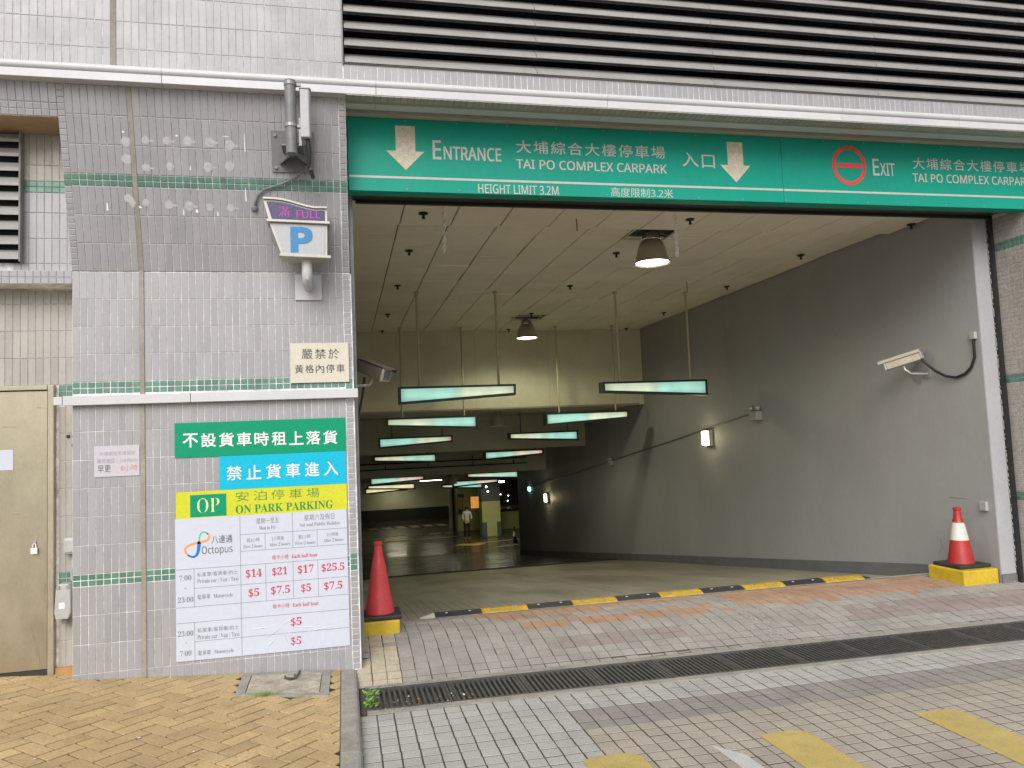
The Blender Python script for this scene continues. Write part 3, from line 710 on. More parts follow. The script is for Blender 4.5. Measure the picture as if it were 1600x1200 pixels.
lines.build('table_lines', p_line, t)
BD0 = None
BD = str.maketrans('ABCDEFGHIJKLMNOPQRSTUVWXYZabcdefghijklmnopqrstuvwxyz0123456789', ''.join(chr(0x1D400+i) for i in range(52))+''.join(chr(0x1D7CE+i) for i in range(10)))
B_ = lambda s: s.translate(BD)
for s, x0, x1, z0, z1 in (('$14', -.724, -.620, .678, .741), ('$21', -.552, -.451, .680, .741), ('$17', -.381, -.275, .680, .743), ('$25.5', -.221, -.065, .681, .742),
                          ('$5', -.709, -.639, .549, .610), ('$7.5', -.562, -.436, .553, .614), ('$5', -.362, -.295, .553, .614), ('$7.5', -.207, -.082, .554, .615), ('$5', -.435, -.364, .329, .390), ('$5', -.438, -.367, .200, .260)):
    text(B_(s), x0, x1, z0, z1, yt, p_red, t)
for s, x0, x1, z0, z1 in (('每半小時', -.550, -.440, .793, .825), ('每半小時', -.552, -.442, .460, .492)): text(s, x0, x1, z0, z1, yt, p_red, t)
for z in (.795, .462): text(B_('Each half hour'), -.420, -.245, z, z+.026, yt, p_red, t)
for s, x0, x1, z0, z1 in (('星期一至五', -.650, -.500, 1.045, 1.083), ('星期六及假日', -.330, -.125, 1.048, 1.088), ('首2小時', -.715, -.630, .924, .952), ('2小時後', -.550, -.470, .924, .954), ('首2小時', -.372, -.290, .924, .952), ('2小時後', -.180, -.100, .928, .956),
                          ('私家車/客貨車/的士', -1.037, -.775, .715, .745), ('電單車', -1.037, -.955, .565, .597), ('私家車/客貨車/的士', -1.040, -.775, .345, .375), ('電單車', -1.038, -.956, .195, .227)):
    text(s, x0, x1, z0, z1, yt, p_grey, t, bold=-.008)
for s, x0, x1, z0, z1 in (('Mon to Fri', -.632, -.524, 1.003, 1.030), ('Sat and Public Holiday', -.362, -.086, 1.000, 1.032), ('First 2 hours', -.737, -.610, .884, .908), ('After 2 hours', -.569, -.427, .886, .910), ('First 2 hours', -.394, -.258, .884, .908), ('After 2 hours', -.203, -.066, .890, .914),
                          ('7:00', -1.150, -1.074, .698, .732), ('23:00', -1.160, -1.063, .553, .588), ('23:00', -1.162, -1.066, .330, .365), ('7:00', -1.151, -1.080, .200, .235), ('Private car / Van / Taxi', -1.037, -.773, .672, .700), ('Motorcycle', -.935, -.810, .560, .592),
                          ('Private car / Van / Taxi', -1.040, -.773, .300, .330), ('Motorcycle', -.935, -.811, .190, .222)):
    text(B_(s), x0, x1, z0, z1, yt, p_grey, t, bold=-.012)
for z in (.645, .285): sheet('dash', -1.118, -1.105, z, z+.003, yt+.0006, p_grey, t, .0006)
# creases in the lower part of the poster
for a, b in (((-.50, .33), (-.32, .19)), ((-.49, .33), (-.62, .26)), ((-.48, .335), (-.18, .30)), ((-.50, .33), (-.44, .18)), ((-.52, .335), (-.40, .395)), ((-.72, .335), (-.55, .34)), ((-.49, .325), (-.40, .185)), ((-.35, .285), (-.12, .31)), ((-.6, .2), (-.53, .27))):
    mb = MB(); d = Vector((b[0]-a[0], b[1]-a[1])).normalized(); nx, nz = -d.y*.004, d.x*.004
    mb.add([(a[0], yt+.0008, a[1]), (b[0], yt+.0008, b[1]), ((a[0]+b[0])/2+nx*1.6, yt+.0008, (a[1]+b[1])/2+nz*1.6), ((a[0]+b[0])/2, yt-.0028, (a[1]+b[1])/2), ((a[0]+b[0])/2-nx*.6, yt+.0008, (a[1]+b[1])/2-nz*.6)],
           [(0, 3, 2), (3, 1, 2), (0, 4, 3), (4, 1, 3)]); mb.build('crease', p_white, t)
t = thing('parking_notice_plate', 'cream notice plate with dark Chinese characters at the pillar corner', 'notice', (-.2, -.01, 2.15))
sheet('plate', -.400, .004, 2.014, 2.297, -.009, m_cream, t, .004)
for k, ch in enumerate('嚴禁於'): text(ch, -.322+k*.092, -.322+k*.092+.075, 2.182, 2.254, -.0145, m_ink, t)
for k, ch in enumerate('黃格內停車'): text(ch, -.370+k*.0715, -.370+k*.0715+.058, 2.082, 2.142, -.0145, m_ink, t)
t = thing('paper_note', 'small faded paper note with handwriting on the pillar', 'note', (-1.53, YP, 1.52))
sheet('paper', -1.672, -1.393, 1.418, 1.624, YP, mat('faded_paper', (.5, .48, .52), .6, .03, 5), t)
p_fade = mat('faded_ink', (.33, .30, .36), .6, .1, 40); p_fadr = mat('faded_red_ink', (.66, .2, .22), .6, .1, 40)
text('大埔墟街市請保安', -1.64, -1.42, 1.558, 1.585, yt, p_fade, t, bold=-.006); text('線領電話：31839000', -1.655, -1.405, 1.508, 1.538, yt, p_fade, t, bold=-.006)
text('早更', -1.65, -1.57, 1.448, 1.495, yt, m_ink, t, bold=-.006); text('8小時', -1.51, -1.405, 1.452, 1.492, yt, p_fadr, t, bold=-.006)

# ------------------------------------------------------------------ cornice, upper wall and big louvre
yc = -.345
cn = thing('cornice_band', 'white painted cornice band with rounded bead across the facade', 'cornice', (1, yc, 4))
edges = [-6.0, -1.15, .235, 1.93, 3.9, 5.0, 9.0]
for a, b in zip(edges, edges[1:]):
    mb = MB(); mb.box(a+.001, b-.001, yc-.045, yc+.2, 3.972, 4.027); mb.build('flat_length', m_white, cn, bevel=.003)
    mb = MB(); q = [(yc-.03-.026*cos(t)*1.0, 4.054+.027*sin(t)) for t in [(-pi/2+pi*i/8) for i in range(9)]]
    mb.prism([(yc+.1, 4.028)]+q+[(yc+.1, 4.081)], a+.001, b-.001, 'x'); mb.build('bead_length', m_white, cn, smooth=True)
uw = thing('upper_tiled_wall', 'grey tiled wall above the cornice, beside and under the big louvre', 'wall', (0, yc, 4.1))
mb = MB(); mb.box(-6, .012, yc+.002, yc+.3, 4.07, 5.6); mb.box(.012, 9, yc+.002, yc+.3, 4.07, 4.205); mb.build('grout_bed', m_grout, uw)
items = []
for xs_ in (cols(-2.9, -1.468)[0], cols(-1.435, .012)[0], [.04+.047*i for i in range(125)]):
    for x in xs_: items.append(((x, yc+.002, 4.146), I3, .0435, .125, .003, m_tile, 'tile'))
for k in range(5):
    for x in cols(-2.9, -1.468)[0]+cols(-1.435, .012)[0]:
        items.append(((x, yc+.002, 4.211+.1875*(k+.5)), I3, .0442, .185, .003, m_tile, 'tile'))
lay(uw, items, 300)
mb = MB(); mb.box(-1.468, -1.435, yc-.004, yc+.002, 4.083, 5.5); mb.build('expansion_joint', m_joint, uw)
bl = thing('large_louvre', 'large dark louvre of long white-edged slats above the cornice', 'louvre', (3, yc, 4.2))
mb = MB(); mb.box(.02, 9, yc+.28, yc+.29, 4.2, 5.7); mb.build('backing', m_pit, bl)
mb = MB(); mb.box(.012, .02, yc-.02, yc+.28, 4.2, 5.7); mb.box(.022, 9, yc-.012, yc+.25, 4.206, 4.209); mb.build('frame', m_sdark, bl)
xe = [.026, 1.408, 2.822, 4.275, 5.72, 7.2]
for b in range(5):
    for k in range(12):
        mb = MB(); x0, x1 = xe[b]+.002, xe[b+1]-.002; z = 4.212+.1225*k; yf = yc-.018
        j = random.uniform(-.001, .001); z += j
        mb.mi = 0; mb.prism([(yf, z), (yf, z+.020), (yf+.003, z+.024), (yf+.003, z)], x0, x1, 'x')
        mb.prism([(yf+.003, z+.022), (yf+.003, z+.025), (yf+.085, z+.098), (yf+.085, z+.095)], x0, x1, 'x')
        mb.mi = 2; mb.prism([(yf+.045, z+.004), (yf+.045, z+.015), (yf+.048, z+.062), (yf+.048, z+.004)], x0, x1, 'x')
        mb.mi = 2; mb.prism([(yf+.125, z+.112), (yf+.125, z+.118), (yf+.129, z+.118), (yf+.129, z+.112)], x0, x1, 'x')
        mb.mi = 1; mb.prism([(yf+.085, z+.098), (yf+.085, z+.101), (yf+.129, z+.112), (yf+.129, z+.109)], x0, x1, 'x')
        mb.mi = 0; mb.prism([(yf+.004, z-.001), (yf+.004, z+.003), (yf+.02, z+.009), (yf+.02, z+.006)], x0, x1, 'x')
        mb.build('slat', [m_slat, m_sdark, m_gpaint], bl)

# soffit strips between cornice and sign
sf = thing('sign_soffit', 'stained soffit strips between the cornice and the green sign', 'soffit', (3, -.2, 3.97))
mb = MB(); mb.box(.028, 9, -.39+.002, -.25, 3.968, 3.971); mb.build('tiled_strip', m_soff, sf)
mb = MB(); mb.box(.03, 9, -.249, -.12, 3.974, 3.98); mb.build('grey_strip', mat('grey_soffit_strip', (.25, .25, .23), .7, .1, 4, dirt=.4), sf)
mb = MB(); mb.box(.03, 9, -.125, -.105, 3.962, 3.98); mb.build('groove_strip', m_soff, sf)
mb = MB(); mb.box(.03, 9, -.104, .0, 3.97, 4.05); mb.box(.03, 9, -.045, -.028, 3.976, 4.0); mb.build('beige_strip', m_beige, sf)
for i in range(128):
    mb = MB(); x = .055+.047*i
    if x > 6.2: break
    mb.box(x-.021, x+.021, -.388, -.30, 3.964, 3.9678); mb.build('soffit_tile', m_tile_low, sf)

# ------------------------------------------------------------------ entrance sign
ys_ = -.03
es = thing('entrance_sign', 'long green car park sign over the driveway with white lettering', 'sign', (3, ys_, 3.7))
for a, b in ((.036, 3.566), (3.569, 7.2)):
    mb = MB(); mb.box(a, b, ys_, ys_+.12, 3.412, 3.968); mb.build('panel', m_sign, es, bevel=.003)
yl = ys_-.0015
for x in [.07+.39*i for i in range(16)]:
    for z in (3.432, 3.95):
        mb = MB(); mb.lathe([(.006, 0), (.004, .002)], (0, 0, 0), 8); mb.v = [(x+a, ys_-.0005-c, z+b) for a, b, c in mb.v]; mb.build('screw', m_zinc, es)
def arrow(x0, x1, xs0, xs1, zt, zm, zb_):
    mb = MB(); p = [(xs0, zt), (xs1, zt), (xs1, zm), (x1, zm), ((x0+x1)/2, zb_), (x0, zm), (xs0, zm)]
    mb.add([(a, yl, b) for a, b in p], [(0, 1, 2, 6), (3, 4, 5, 6, 2)][:0]+[(6, 2, 1, 0), (4, 3, 2, 6, 5)]); mb.build('arrow', m_arrow, es)
arrow(.314, .598, .386, .531, 3.914, 3.721, 3.576); arrow(3.006, 3.277, 3.076, 3.216, 3.906, 3.712, 3.568)
text(S_('E'), .662, .722, 3.668, 3.812, yl, m_letter, es, bold=.0022); text(S_('NTRANCE'), .744, 1.182, 3.668, 3.770, yl, m_letter, es, bold=.0018)
for k, ch in enumerate('大埔綜合大樓停車場'):
    x = 1.304+k*.1385; text(ch, x, x+.116, 3.742, 3.842, yl, m_letter, es, bold=.0006)
text(S_('TAI PO COMPLEX CARPARK'), 1.300, 2.535, 3.620, 3.692, yl, m_letter, es, bold=.0012)
mb = MB()
for a, b in ((.042, 3.564), (3.571, 7.19)): mb.quad((a, yl, 3.510), (b, yl, 3.510), (b, yl, 3.527), (a, yl, 3.527))
mb.build('stripe', m_letter, es)
text(S_('HEIGHT LIMIT 3.2M'), .996, 1.624, 3.418, 3.488, yl, m_letter, es, bold=.0006)
text(S_('高度限制3.2米'), 2.053, 2.579, 3.420, 3.494, yl, m_letter, es)
text('入', 2.675, 2.812, 3.686, 3.802, yl, m_letter, es, bold=.001); text('口', 2.846, 2.958, 3.680, 3.788, yl, m_letter, es, bold=.001)
mb = MB(); n = 48; c = (4.203, 3.749)
vs = [(c[0]+r*rx*cos(2*pi*k/n), yl, c[1]+r*rz*sin(2*pi*k/n)) for r, rx, rz in ((1, .163, .170), (1, .132, .139)) for k in range(n)]
mb.add(vs, [(k, (k+1) % n, n+(k+1) % n, n+k) for k in range(n)]); mb.build('no_entry_ring', m_redv, es)
mb = MB(); mb.quad((4.086, yl, 3.730), (4.322, yl, 3.730), (4.322, yl, 3.768), (4.086, yl, 3.768)); mb.build('no_entry_bar', m_redv, es)
text(S_('E'), 4.432, 4.490, 3.672, 3.815, yl, m_letter, es, bold=.0018); text(S_('XIT'), 4.503, 4.645, 3.672, 3.782, yl, m_letter, es, bold=.0015)
for k, ch in enumerate('大埔綜合大樓停車場'):
    x = 4.832+k*.1385; text(ch, x, x+.116, 3.742, 3.845, yl, m_letter, es, bold=.0006)
text(S_('TAI PO COMPLEX CARPARK'), 4.820, 6.055, 3.628, 3.702, yl, m_letter, es, bold=.0012)
hd = thing('shutter_box', 'black roller shutter housing tucked under the green sign', 'shutter box', (3, .3, 3.5))
mb = MB(); mb.box(.036, 5.995, .095, .40, 3.472, 3.75); mb.build('housing', m_shut, hd)
mb = MB(); mb.box(.09, 5.99, .36, .395, 3.445, 3.471); mb.build('bottom_rail', m_black, hd)

# ------------------------------------------------------------------ right side of the opening
pr = thing('tiled_return_wall', 'brown-grey mosaic return wall at the far side of the opening', 'wall', (6.3, .2, 0))
mb = MB(); mb.box(6.0, 9, .0, .5, -.2, 3.96); mb.build('grout_bed', m_grout, pr)
items = []
RR = Matrix.Rotation(-pi/2, 3, 'Z')
for k in range(84):
    z = .1+.04*k
    gg = any(a < z < b for a, b in ((.78, .88), (1.90, 1.98), (3.13, 3.215)))
    for q in range(9):
        y = .02+.046*q; 
        items.append(((6.0, y, z), RR, .042, .0365, .004, m_green if gg else m_tile_low, 'mosaic_tile'))
lay(pr, items, 300, stuffname='mosaic_field', wob=.02)
pier = thing('jamb_pier', 'light grey painted jamb pier beside the far cone', 'pier', (5.9, .45, 0))
mb = MB(); mb.box(5.805, 5.965, .405, .46, .13, 3.6); mb.build('shaft', m_pier, pier, bevel=.003)
mb = MB(); mb.box(5.801, 5.965, .398, .46, -.02, .127); mb.build('skirting', m_skirt, pier)
mb = MB(); mb.box(5.966, 5.998, .36, .46, -.02, 3.6); mb.build('dark_gap', m_black, pier)
mb = MB()
for k in range(60):
    z = .2+k*.055+random.uniform(-.02, .02); mb.box(5.955, 5.97, .397, .406, z, z+random.uniform(.01, .05))
mb.build('ragged_sealant', m_concrete, pier, 'stuff')

wl = thing('inner_side_wall', 'long smooth grey painted wall descending beside the ramp', 'wall', (5.8, 8, 0))
mb = MB(); mb.prism([(.412, -3), (20.5, -6), (20.5, 4), (.412, 4)], 5.8, 6.4, 'x'); mb.build('painted_face', m_wall, wl)
mb = MB(); pts = [.414]+[1+.4*i for i in range(3)]+[3, 8, 20.5]
lo = [(y, prof(y)-.05) for y in pts]; hi = [(20.5, prof(20.5)+.13), (3, prof(3)+.13), (1.5, .07), (.414, .175)]
mb.prism(lo+hi, 5.785, 5.799, 'x'); mb.build('skirting', m_skirt, wl)
for pts in ([(.95, .80), (.88, .795), (.80, .80), (.72, .795)], [(1.15, .22), (1.1, .3), (1.12, .38)]):
    mb = MB(); mb.tube([(5.7995, y, z) for y, z in pts], .0018, 5); mb.build('hairline_crack', m_skirt, wl)
wl2 = thing('hidden_side_wall', 'grey painted wall behind the poster pillar, along the ramp', 'wall', (0, 8, 0))
mb = MB(); mb.box(-.6, .03, .605, 20.5, -3.5, 4); mb.build('painted_face', m_wall, wl2)

# ------------------------------------------------------------------ ramp, lower floor
mb = MB(); pts = [1.48+.12*i for i in range(4)]+[2, 3, 6, 10.7]
for a, b in zip(pts, pts[1:]): mb.quad((.03, a, prof(a)-.008), (5.8, a, prof(a)-.008), (5.8, b, prof(b)-.008), (.03, b, prof(b)-.008))
struct('ramp', mb, m_ramp)
mb = MB()   # faint joints of the worn setts on the upper ramp, and the cast joints lower down
for k in range(22):
    x = .32+.1*k; ye = 4.6-.12*k
    for a, b in ((1.85, 2.4), (2.4, ye)): mb.quad((x, a, prof(a)-.0072), (x+.006, a, prof(a)-.0072), (x+.006, b, prof(b)-.0072), (x, b, prof(b)-.0072))
for y in (5.2, 8.0): mb.quad((.05, y, prof(y)-.0070), (5.78, y+.1, prof(y+.1)-.0070), (5.78, y+.108, prof(y+.108)-.0070), (.05, y+.012, prof(y+.012)-.0070))
for x in (2.95,): mb.quad((x, 2.4, prof(2.4)-.0071), (x+.01, 2.4, prof(2.4)-.0071), (x+.01, 10.6, prof(10.6)-.0071), (x, 10.6, prof(10.6)-.0071))
mb.build('ramp_joints', mat('ramp_joint_line', (.12, .11, .085), .9, .3, 8), bpy.data.objects['ramp'], 'stuff')
mb = MB(); mb.box(.03, 5.79, 10.66, 10.80, prof(10.7)-.03, prof(10.7)+.004); struct('ramp_joint', mb, m_seam)
mb = MB()
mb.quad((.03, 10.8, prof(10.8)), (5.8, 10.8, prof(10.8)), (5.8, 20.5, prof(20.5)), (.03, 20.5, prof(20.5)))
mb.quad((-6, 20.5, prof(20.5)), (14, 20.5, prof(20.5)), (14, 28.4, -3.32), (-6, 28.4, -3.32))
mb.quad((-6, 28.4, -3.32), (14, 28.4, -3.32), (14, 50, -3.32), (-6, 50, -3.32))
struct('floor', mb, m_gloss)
def fline(p, mt, h=.004):
    mb = MB(); mb.add([(a, b, (prof(b) if b < 28.4 else -3.32)+h) for a, b in p], [tuple(range(len(p)))]); struct('floor_marking', mb, mt)
fline([(1.6, 33.8), (5.6, 34.2), (5.6, 34.6), (1.6, 34.2)], m_floory)
for k in range(5): fline([(1.4+k*.95, 36), (1.4+k*.95+.7, 36.05), (1.4+k*.95+.7, 36.4), (1.4+k*.95, 36.35)], m_floorl)
for k in range(6): fline([(1.4+k*.8, 40), (1.9+k*.8, 40), (1.7+k*.8, 41), (1.2+k*.8, 41)], m_floorl)
fline([(6.0, 30.3), (6.5, 30.9), (5.3, 31.3), (5.0, 30.9)], m_floory)
fline([(6.0, 31.0), (10, 31.9), (10, 32.2), (6.0, 31.25)], m_floorl); fline([(6.5, 29.2), (10, 30.6), (10, 30.85), (6.5, 29.35)], m_floorl)
fline([(2.0, 27.2), (4.6, 27.9), (4.6, 28.2), (2.0, 27.5)], m_floory)
fline([(5.6, 36), (10, 36.5), (10, 36.9), (5.6, 36.4)], m_floorl)

# ------------------------------------------------------------------ ceilings and beams
mb = MB(); mb.box(.03, 5.8, .401, 8.7, 3.66, 3.75); ceil = struct('ceiling', mb, m_seam)
cpan = {}
nx = 12; wx = (5.79-.04)/nx
holes = [(3.155, 1.725), (3.155, 7.125)]
def panel(x0, x1, y0, y1, z, jit):
    me_k = (round(x1-x0, 3), round(y1-y0, 3))
    if me_k not in cpan:
        w, d = x1-x0, y1-y0; mb = MB(); b = .004
        mb.add([(b, b, 0), (w-b, b, 0), (w-b, d-b, 0), (b, d-b, 0), (0, 0, .006), (w, 0, .006), (w, d, .006), (0, d, .006), (0, 0, .02), (w, 0, .02), (w, d, .02), (0, d, .02)],
               [(3, 2, 1, 0)]+[(i, (i+1) % 4, 4+(i+1) % 4, 4+i) for i in range(4)]+[(4+i, 4+(i+1) % 4, 8+(i+1) % 4, 8+i) for i in range(4)])
        me = bpy.data.meshes.new('ceiling_panel'); me.from_pydata(mb.v, [], mb.f); me.materials.append(m_ceil); me.update(); cpan[me_k] = me
    o = link(bpy.data.objects.new('ceiling_panel', cpan[me_k])); o.parent = ceil; o.location = (x0, y0, z+jit); o.rotation_euler = (random.uniform(-.003, .003), random.uniform(-.002, .002), 0)
for i in range(nx):
    xa = .04+i*wx+.004; xb = xa+wx-.010
    panel(xa, xb, .41, 1.485, 3.600, 0)
    for j in range(16):
        y0 = 1.50+j*.45; y1 = y0+.4475
        if any(xa < hx < xb and y0 < hy < y1 for hx, hy in holes): continue
        panel(xa, xb, y0, y1, 3.640, random.uniform(0, .004) if random.random() < .8 else random.uniform(.004, .012))
mb = MB(); mb.box(.04, 5.79, 1.486, 1.4965, 3.602, 3.66); mb.build('step_edge', m_ceil, ceil)
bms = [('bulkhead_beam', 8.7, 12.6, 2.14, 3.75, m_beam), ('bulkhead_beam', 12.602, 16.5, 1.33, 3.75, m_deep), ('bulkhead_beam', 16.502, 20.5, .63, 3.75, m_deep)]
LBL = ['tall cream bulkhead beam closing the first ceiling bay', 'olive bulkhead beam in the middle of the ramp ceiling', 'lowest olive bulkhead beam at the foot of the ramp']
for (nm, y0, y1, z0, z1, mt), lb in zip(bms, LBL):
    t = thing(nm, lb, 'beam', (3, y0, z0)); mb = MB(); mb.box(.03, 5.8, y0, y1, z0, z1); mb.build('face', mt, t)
    if y0 < 9:
        for i in range(2, 12, 3):
            mb = MB(); x = .04+i*wx; mb.box(x-.0015, x+.0015, y0-.002, y0+.001, z0+.02, 3.64); mb.build('cladding_joint', m_soff, t)
        mb = MB(); mb.box(.04, 5.7, y0-.002, y0+.0, z0+.0, z0+.03); mb.build('drip_edge', m_soff, t)
mb = MB(); mb.box(-6, 14, 20.502, 50, .3, 3.75); struct('basement_ceiling', mb, m_deep)
# outer shell so that no daylight leaks in
mb = MB()
mb.box(-6, 9.0, -.05, 50, 4.05, 5.8); mb.box(-6, 9, .47, 50, 3.752, 4.05)
struct('upper_floor_slab', mb, m_deep)
mb = MB(); mb.box(-6.3, -6, 0, 50, -5, 5.8); mb.box(-6, -.602, .602, 20.5, -5, 3.75); mb.box(6.402, 14.3, .502, 20.5, -6, 3.75); mb.box(14.002, 14.3, 20.5, 50, -6, 3.75); mb.box(-6, -4.2, .003, .6, -.2, 4.05)
mb.box(-4.2, -1.806, .602, .62, -.3, 4.05)
struct('outer_wall', mb, m_wall)

# far end of the basement
fw_ = thing('far_basement_wall', 'dark olive end wall far down inside the basement', 'wall', (3, 45, -3.3))
mb = MB(); mb.box(-6, 6.75, 45, 45.5, -2.6, .29); mb.build('upper_face', m_deep, fw_)
mb = MB(); mb.box(-6, 6.75, 44.9, 45.5, -3.32, -2.602); mb.build('dark_dado', m_black, fw_)
mb = MB(); mb.box(6.76, 14, 44, 44.5, -3.32, .29); fw2 = mb.build('basement_end_wall', m_olive); tag(fw2, 'pale olive wall behind the attendant booth and square column', 'wall')
cl = thing('square_column', 'pale green square column with slate guards down in the basement', 'column', (7.3, 33.9, -3.3))
mb = MB(); mb.box(6.80, 7.75, 33.5, 34.4, -1.55, .295); mb.build('upper_shaft', m_slate, cl)
mb = MB(); mb.box(6.80, 7.75, 33.5, 34.4, -3.32, -1.552); mb.build('shaft', m_olive, cl)
for xa, xb in ((6.78, 7.03), (7.55, 7.77)):
    mb = MB(); mb.box(xa, xb, 33.47, 33.6, -3.31, -2.6); mb.build('corner_guard', m_slate, cl)
bo = thing('attendant_booth', 'low olive attendant booth with small glowing window behind the column', 'booth', (8, 36.5, -3.3))
mb = MB(); mb.box(6.0, 7.3, 36.6, 38, -3.31, -1.0); mb.box(7.9, 9.6, 36, 37.5, -3.31, -2.35); mb.build('booth_wall', m_olive, bo)
mb = MB(); mb.box(7.85, 9.65, 35.95, 37.5, -2.348, -2.25); mb.build('counter', m_black, bo)
mb = MB(); mb.box(6.72, 7.22, 36.58, 36.598, -2.12, -1.5); w = mb.build('window', g_orange, bo)
mb = MB(); mb.box(6.68, 6.72, 36.56, 36.6, -2.16, -1.46); mb.box(7.22, 7.26, 36.56, 36.6, -2.16, -1.46); mb.build('window_frame', m_black, w)
mb = MB(); mb.box(6.0, 6.35, 36.55, 36.598, -2.4, -1.3); mb.build('notice_rack', m_black, bo)
for k in range(3):
    mb = MB(); mb.box(6.02+k*.12, 6.1+k*.12, 36.53, 36.549, -2.1-k*.05, -1.45-k*.04); mb.build('rack_card', mat('dull_gold_card', (.5, .38, .15), .6), bo)
dfm = thing('door_post', 'pale upright door post left of the standing person', 'post', (5.9, 38, -3.3))
mb = MB(); mb.box(5.72, 5.9, 38, 38.2, -3.31, -1.0); mb.build('post', m_beam, dfm)
mb = MB(); mb.box(5.9, 6.6, 38, 38.1, -3.31, -1.05); mb.build('dark_opening', m_black, dfm)
ck = thing('dark_glazed_screen', 'black glazed screen with small glowing glints right of the column', 'screen', (9, 38.5, -3.3))
mb = MB(); mb.box(7.9, 11.5, 38.5, 38.6, -2.24, .0); mb.build('screen', m_black, ck)
for k in range(4):
    mb = MB(); mb.box(8.2+k*.5, 8.24+k*.5, 38.42, 38.499, -2.2, -.05); mb.build('mullion', m_slate, ck)
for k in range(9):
    mb = MB(); x = 8.0+random.uniform(0, 1.3); z = random.choice([-1.55, -1.75, -1.95, -.35, -.3])+random.uniform(-.06, .06); mb.box(x, x+.05, 38.38, 38.41, z, z+.05); mb.build('glowing_glint', g_spark, ck)  # small glowing boxes added as glints on the dark screen
# ------------------------------------------------------------------ hanging light boxes
ROWS = [4.8, 8.05, 11.3, 14.5, 17.7, 20.9, 24.1]
TOPS = [2.325, 2.02, 1.71, 1.28, .60, .23, -.05]
CEIL = [3.64, 3.64, 2.14, 1.33, .63, .3, .3]
words = ['first', 'second', 'third', 'fourth', 'fifth', 'sixth', 'seventh']
GF = {}
def face(kind, flip, red):
    k = (kind, flip, red)
    if k in GF: return GF[k]
    A, B = {'teal': ((.36, .72, .60), (.64, .73, .52)), 'mint': ((.44, .74, .56), (.68, .72, .54)), 'rose': ((.40, .72, .58), (.76, .64, .52)), 'warm': ((.86, .78, .42), (.90, .80, .50))}[kind]
    m = bpy.data.materials.new(kind+'_backlit_face'); m.use_nodes = True; N = m.node_tree.nodes; L = m.node_tree.links; b = N['Principled BSDF']
    tc = N.new('ShaderNodeTexCoord'); sp = N.new('ShaderNodeSeparateXYZ'); L.new(tc.outputs['Generated'], sp.inputs[0])
    cr = N.new('ShaderNodeValToRGB'); e = cr.color_ramp; C = lambda c, f=1.: (c[0]*f, c[1]*f, c[2]*f, 1)
    st = [(0, C(A, .62)), (.05, C(A, .95)), (.42, C(A, 1.05)), (.5, C(tuple((p+q)/2 for p, q in zip(A, B)), .86)), (.58, C(B, 1.05)), (.93, C(B, .95)), (1, (.62, .22, .15, 1) if red else C((B[0], B[1]*.9, B[2]*.75), .7))]
    if flip: st = [(1-p, c) for p, c in st][::-1]
    e.elements[0].position, e.elements[0].color = st[0]; e.elements[1].position, e.elements[1].color = st[-1]
    for p, c in st[1:-1]: q = e.elements.new(p); q.color = c
    L.new(sp.outputs['X'], cr.inputs[0])
    wv = N.new('ShaderNodeValToRGB'); w = wv.color_ramp; w.elements[0].color = (.66, .66, .66, 1); w.elements[1].color = (.72, .72, .72, 1); q = w.elements.new(.45); q.color = (1, 1, 1, 1)
    L.new(sp.outputs['Z'], wv.inputs[0])
    g = N.new('ShaderNodeNewGeometry'); no = N.new('ShaderNodeTexNoise'); no.inputs['Scale'].default_value = 4; L.new(g.outputs['Position'], no.inputs['Vector'])
    mr = N.new('ShaderNodeMapRange'); L.new(no.outputs[0], mr.inputs[0]); mr.inputs[1].default_value = .3; mr.inputs[2].default_value = .7; mr.inputs[3].default_value = .62; mr.inputs[4].default_value = .86
    ml = N.new('ShaderNodeMath'); ml.operation = 'MULTIPLY'; L.new(wv.outputs[0], ml.inputs[0]); L.new(mr.outputs[0], ml.inputs[1])
    b.inputs['Base Color'].default_value = (.2, .25, .22, 1); L.new(cr.outputs[0], b.inputs['Emission Color']); L.new(ml.outputs[0], b.inputs['Emission Strength'])
    GF[k] = m; return m
def lightbox(x0, x1, y, zt, thick_left, ma, mb_, zc, label, red=False):
    t = thing('hanging_light_box', label, 'light box', ((x0+x1)/2, y, zt), 'wedge light boxes hung over the ramp')
    hl_, hr = (.235, .15) if thick_left else (.15, .235)
    d = .2; b = .024+.0012*y
    mb = MB()   # frame: body behind, rim in front
    mb.prism([(x0, zt-hl_), (x1, zt-hr), (x1, zt), (x0, zt)], y+.03, y+d, 'y'); 
    def z_at(x): return zt-(hl_+(hr-hl_)*(x-x0)/(x1-x0))
    mb.prism([(x0, zt-b), (x1, zt-b), (x1, zt), (x0, zt)], y, y+.0295, 'y')
    mb.prism([(x0, z_at(x0)), (x1, z_at(x1)), (x1, z_at(x1)+b), (x0, z_at(x0)+b)], y, y+.0295, 'y')
    mb.prism([(x0, z_at(x0)+b), (x0+b, z_at(x0+b)+b), (x0+b, zt-b), (x0, zt-b)], y, y+.0295, 'y')
    mb.prism([(x1-b, z_at(x1-b)+b), (x1, z_at(x1)+b), (x1, zt-b), (x1-b, zt-b)], y, y+.0295, 'y')
    mb.build('frame', m_lbox, t)
    xm = (x0+x1)/2
    xa, xb = x0+b, x1-b
    mb = MB(); mb.quad((xa, y+.012, z_at(xa)+b), (xb, y+.012, z_at(xb)+b), (xb, y+.012, zt-b), (xa, y+.012, zt-b)); mb.build('glowing_panel', face(ma, not thick_left, red), t)
    for px in (x0+.29, x1-.22):
        if zc-zt > .04:
            mb = MB(); mb.tube([(px, y+.1, zt), (px, y+.1, zc)], .017, 8); mb.tube([(px, y+.1, zc-.02), (px, y+.1, zc)], .035, 10); mb.build('hanger_pole', m_pole if y < 9 else m_gpaint, t, smooth=True)
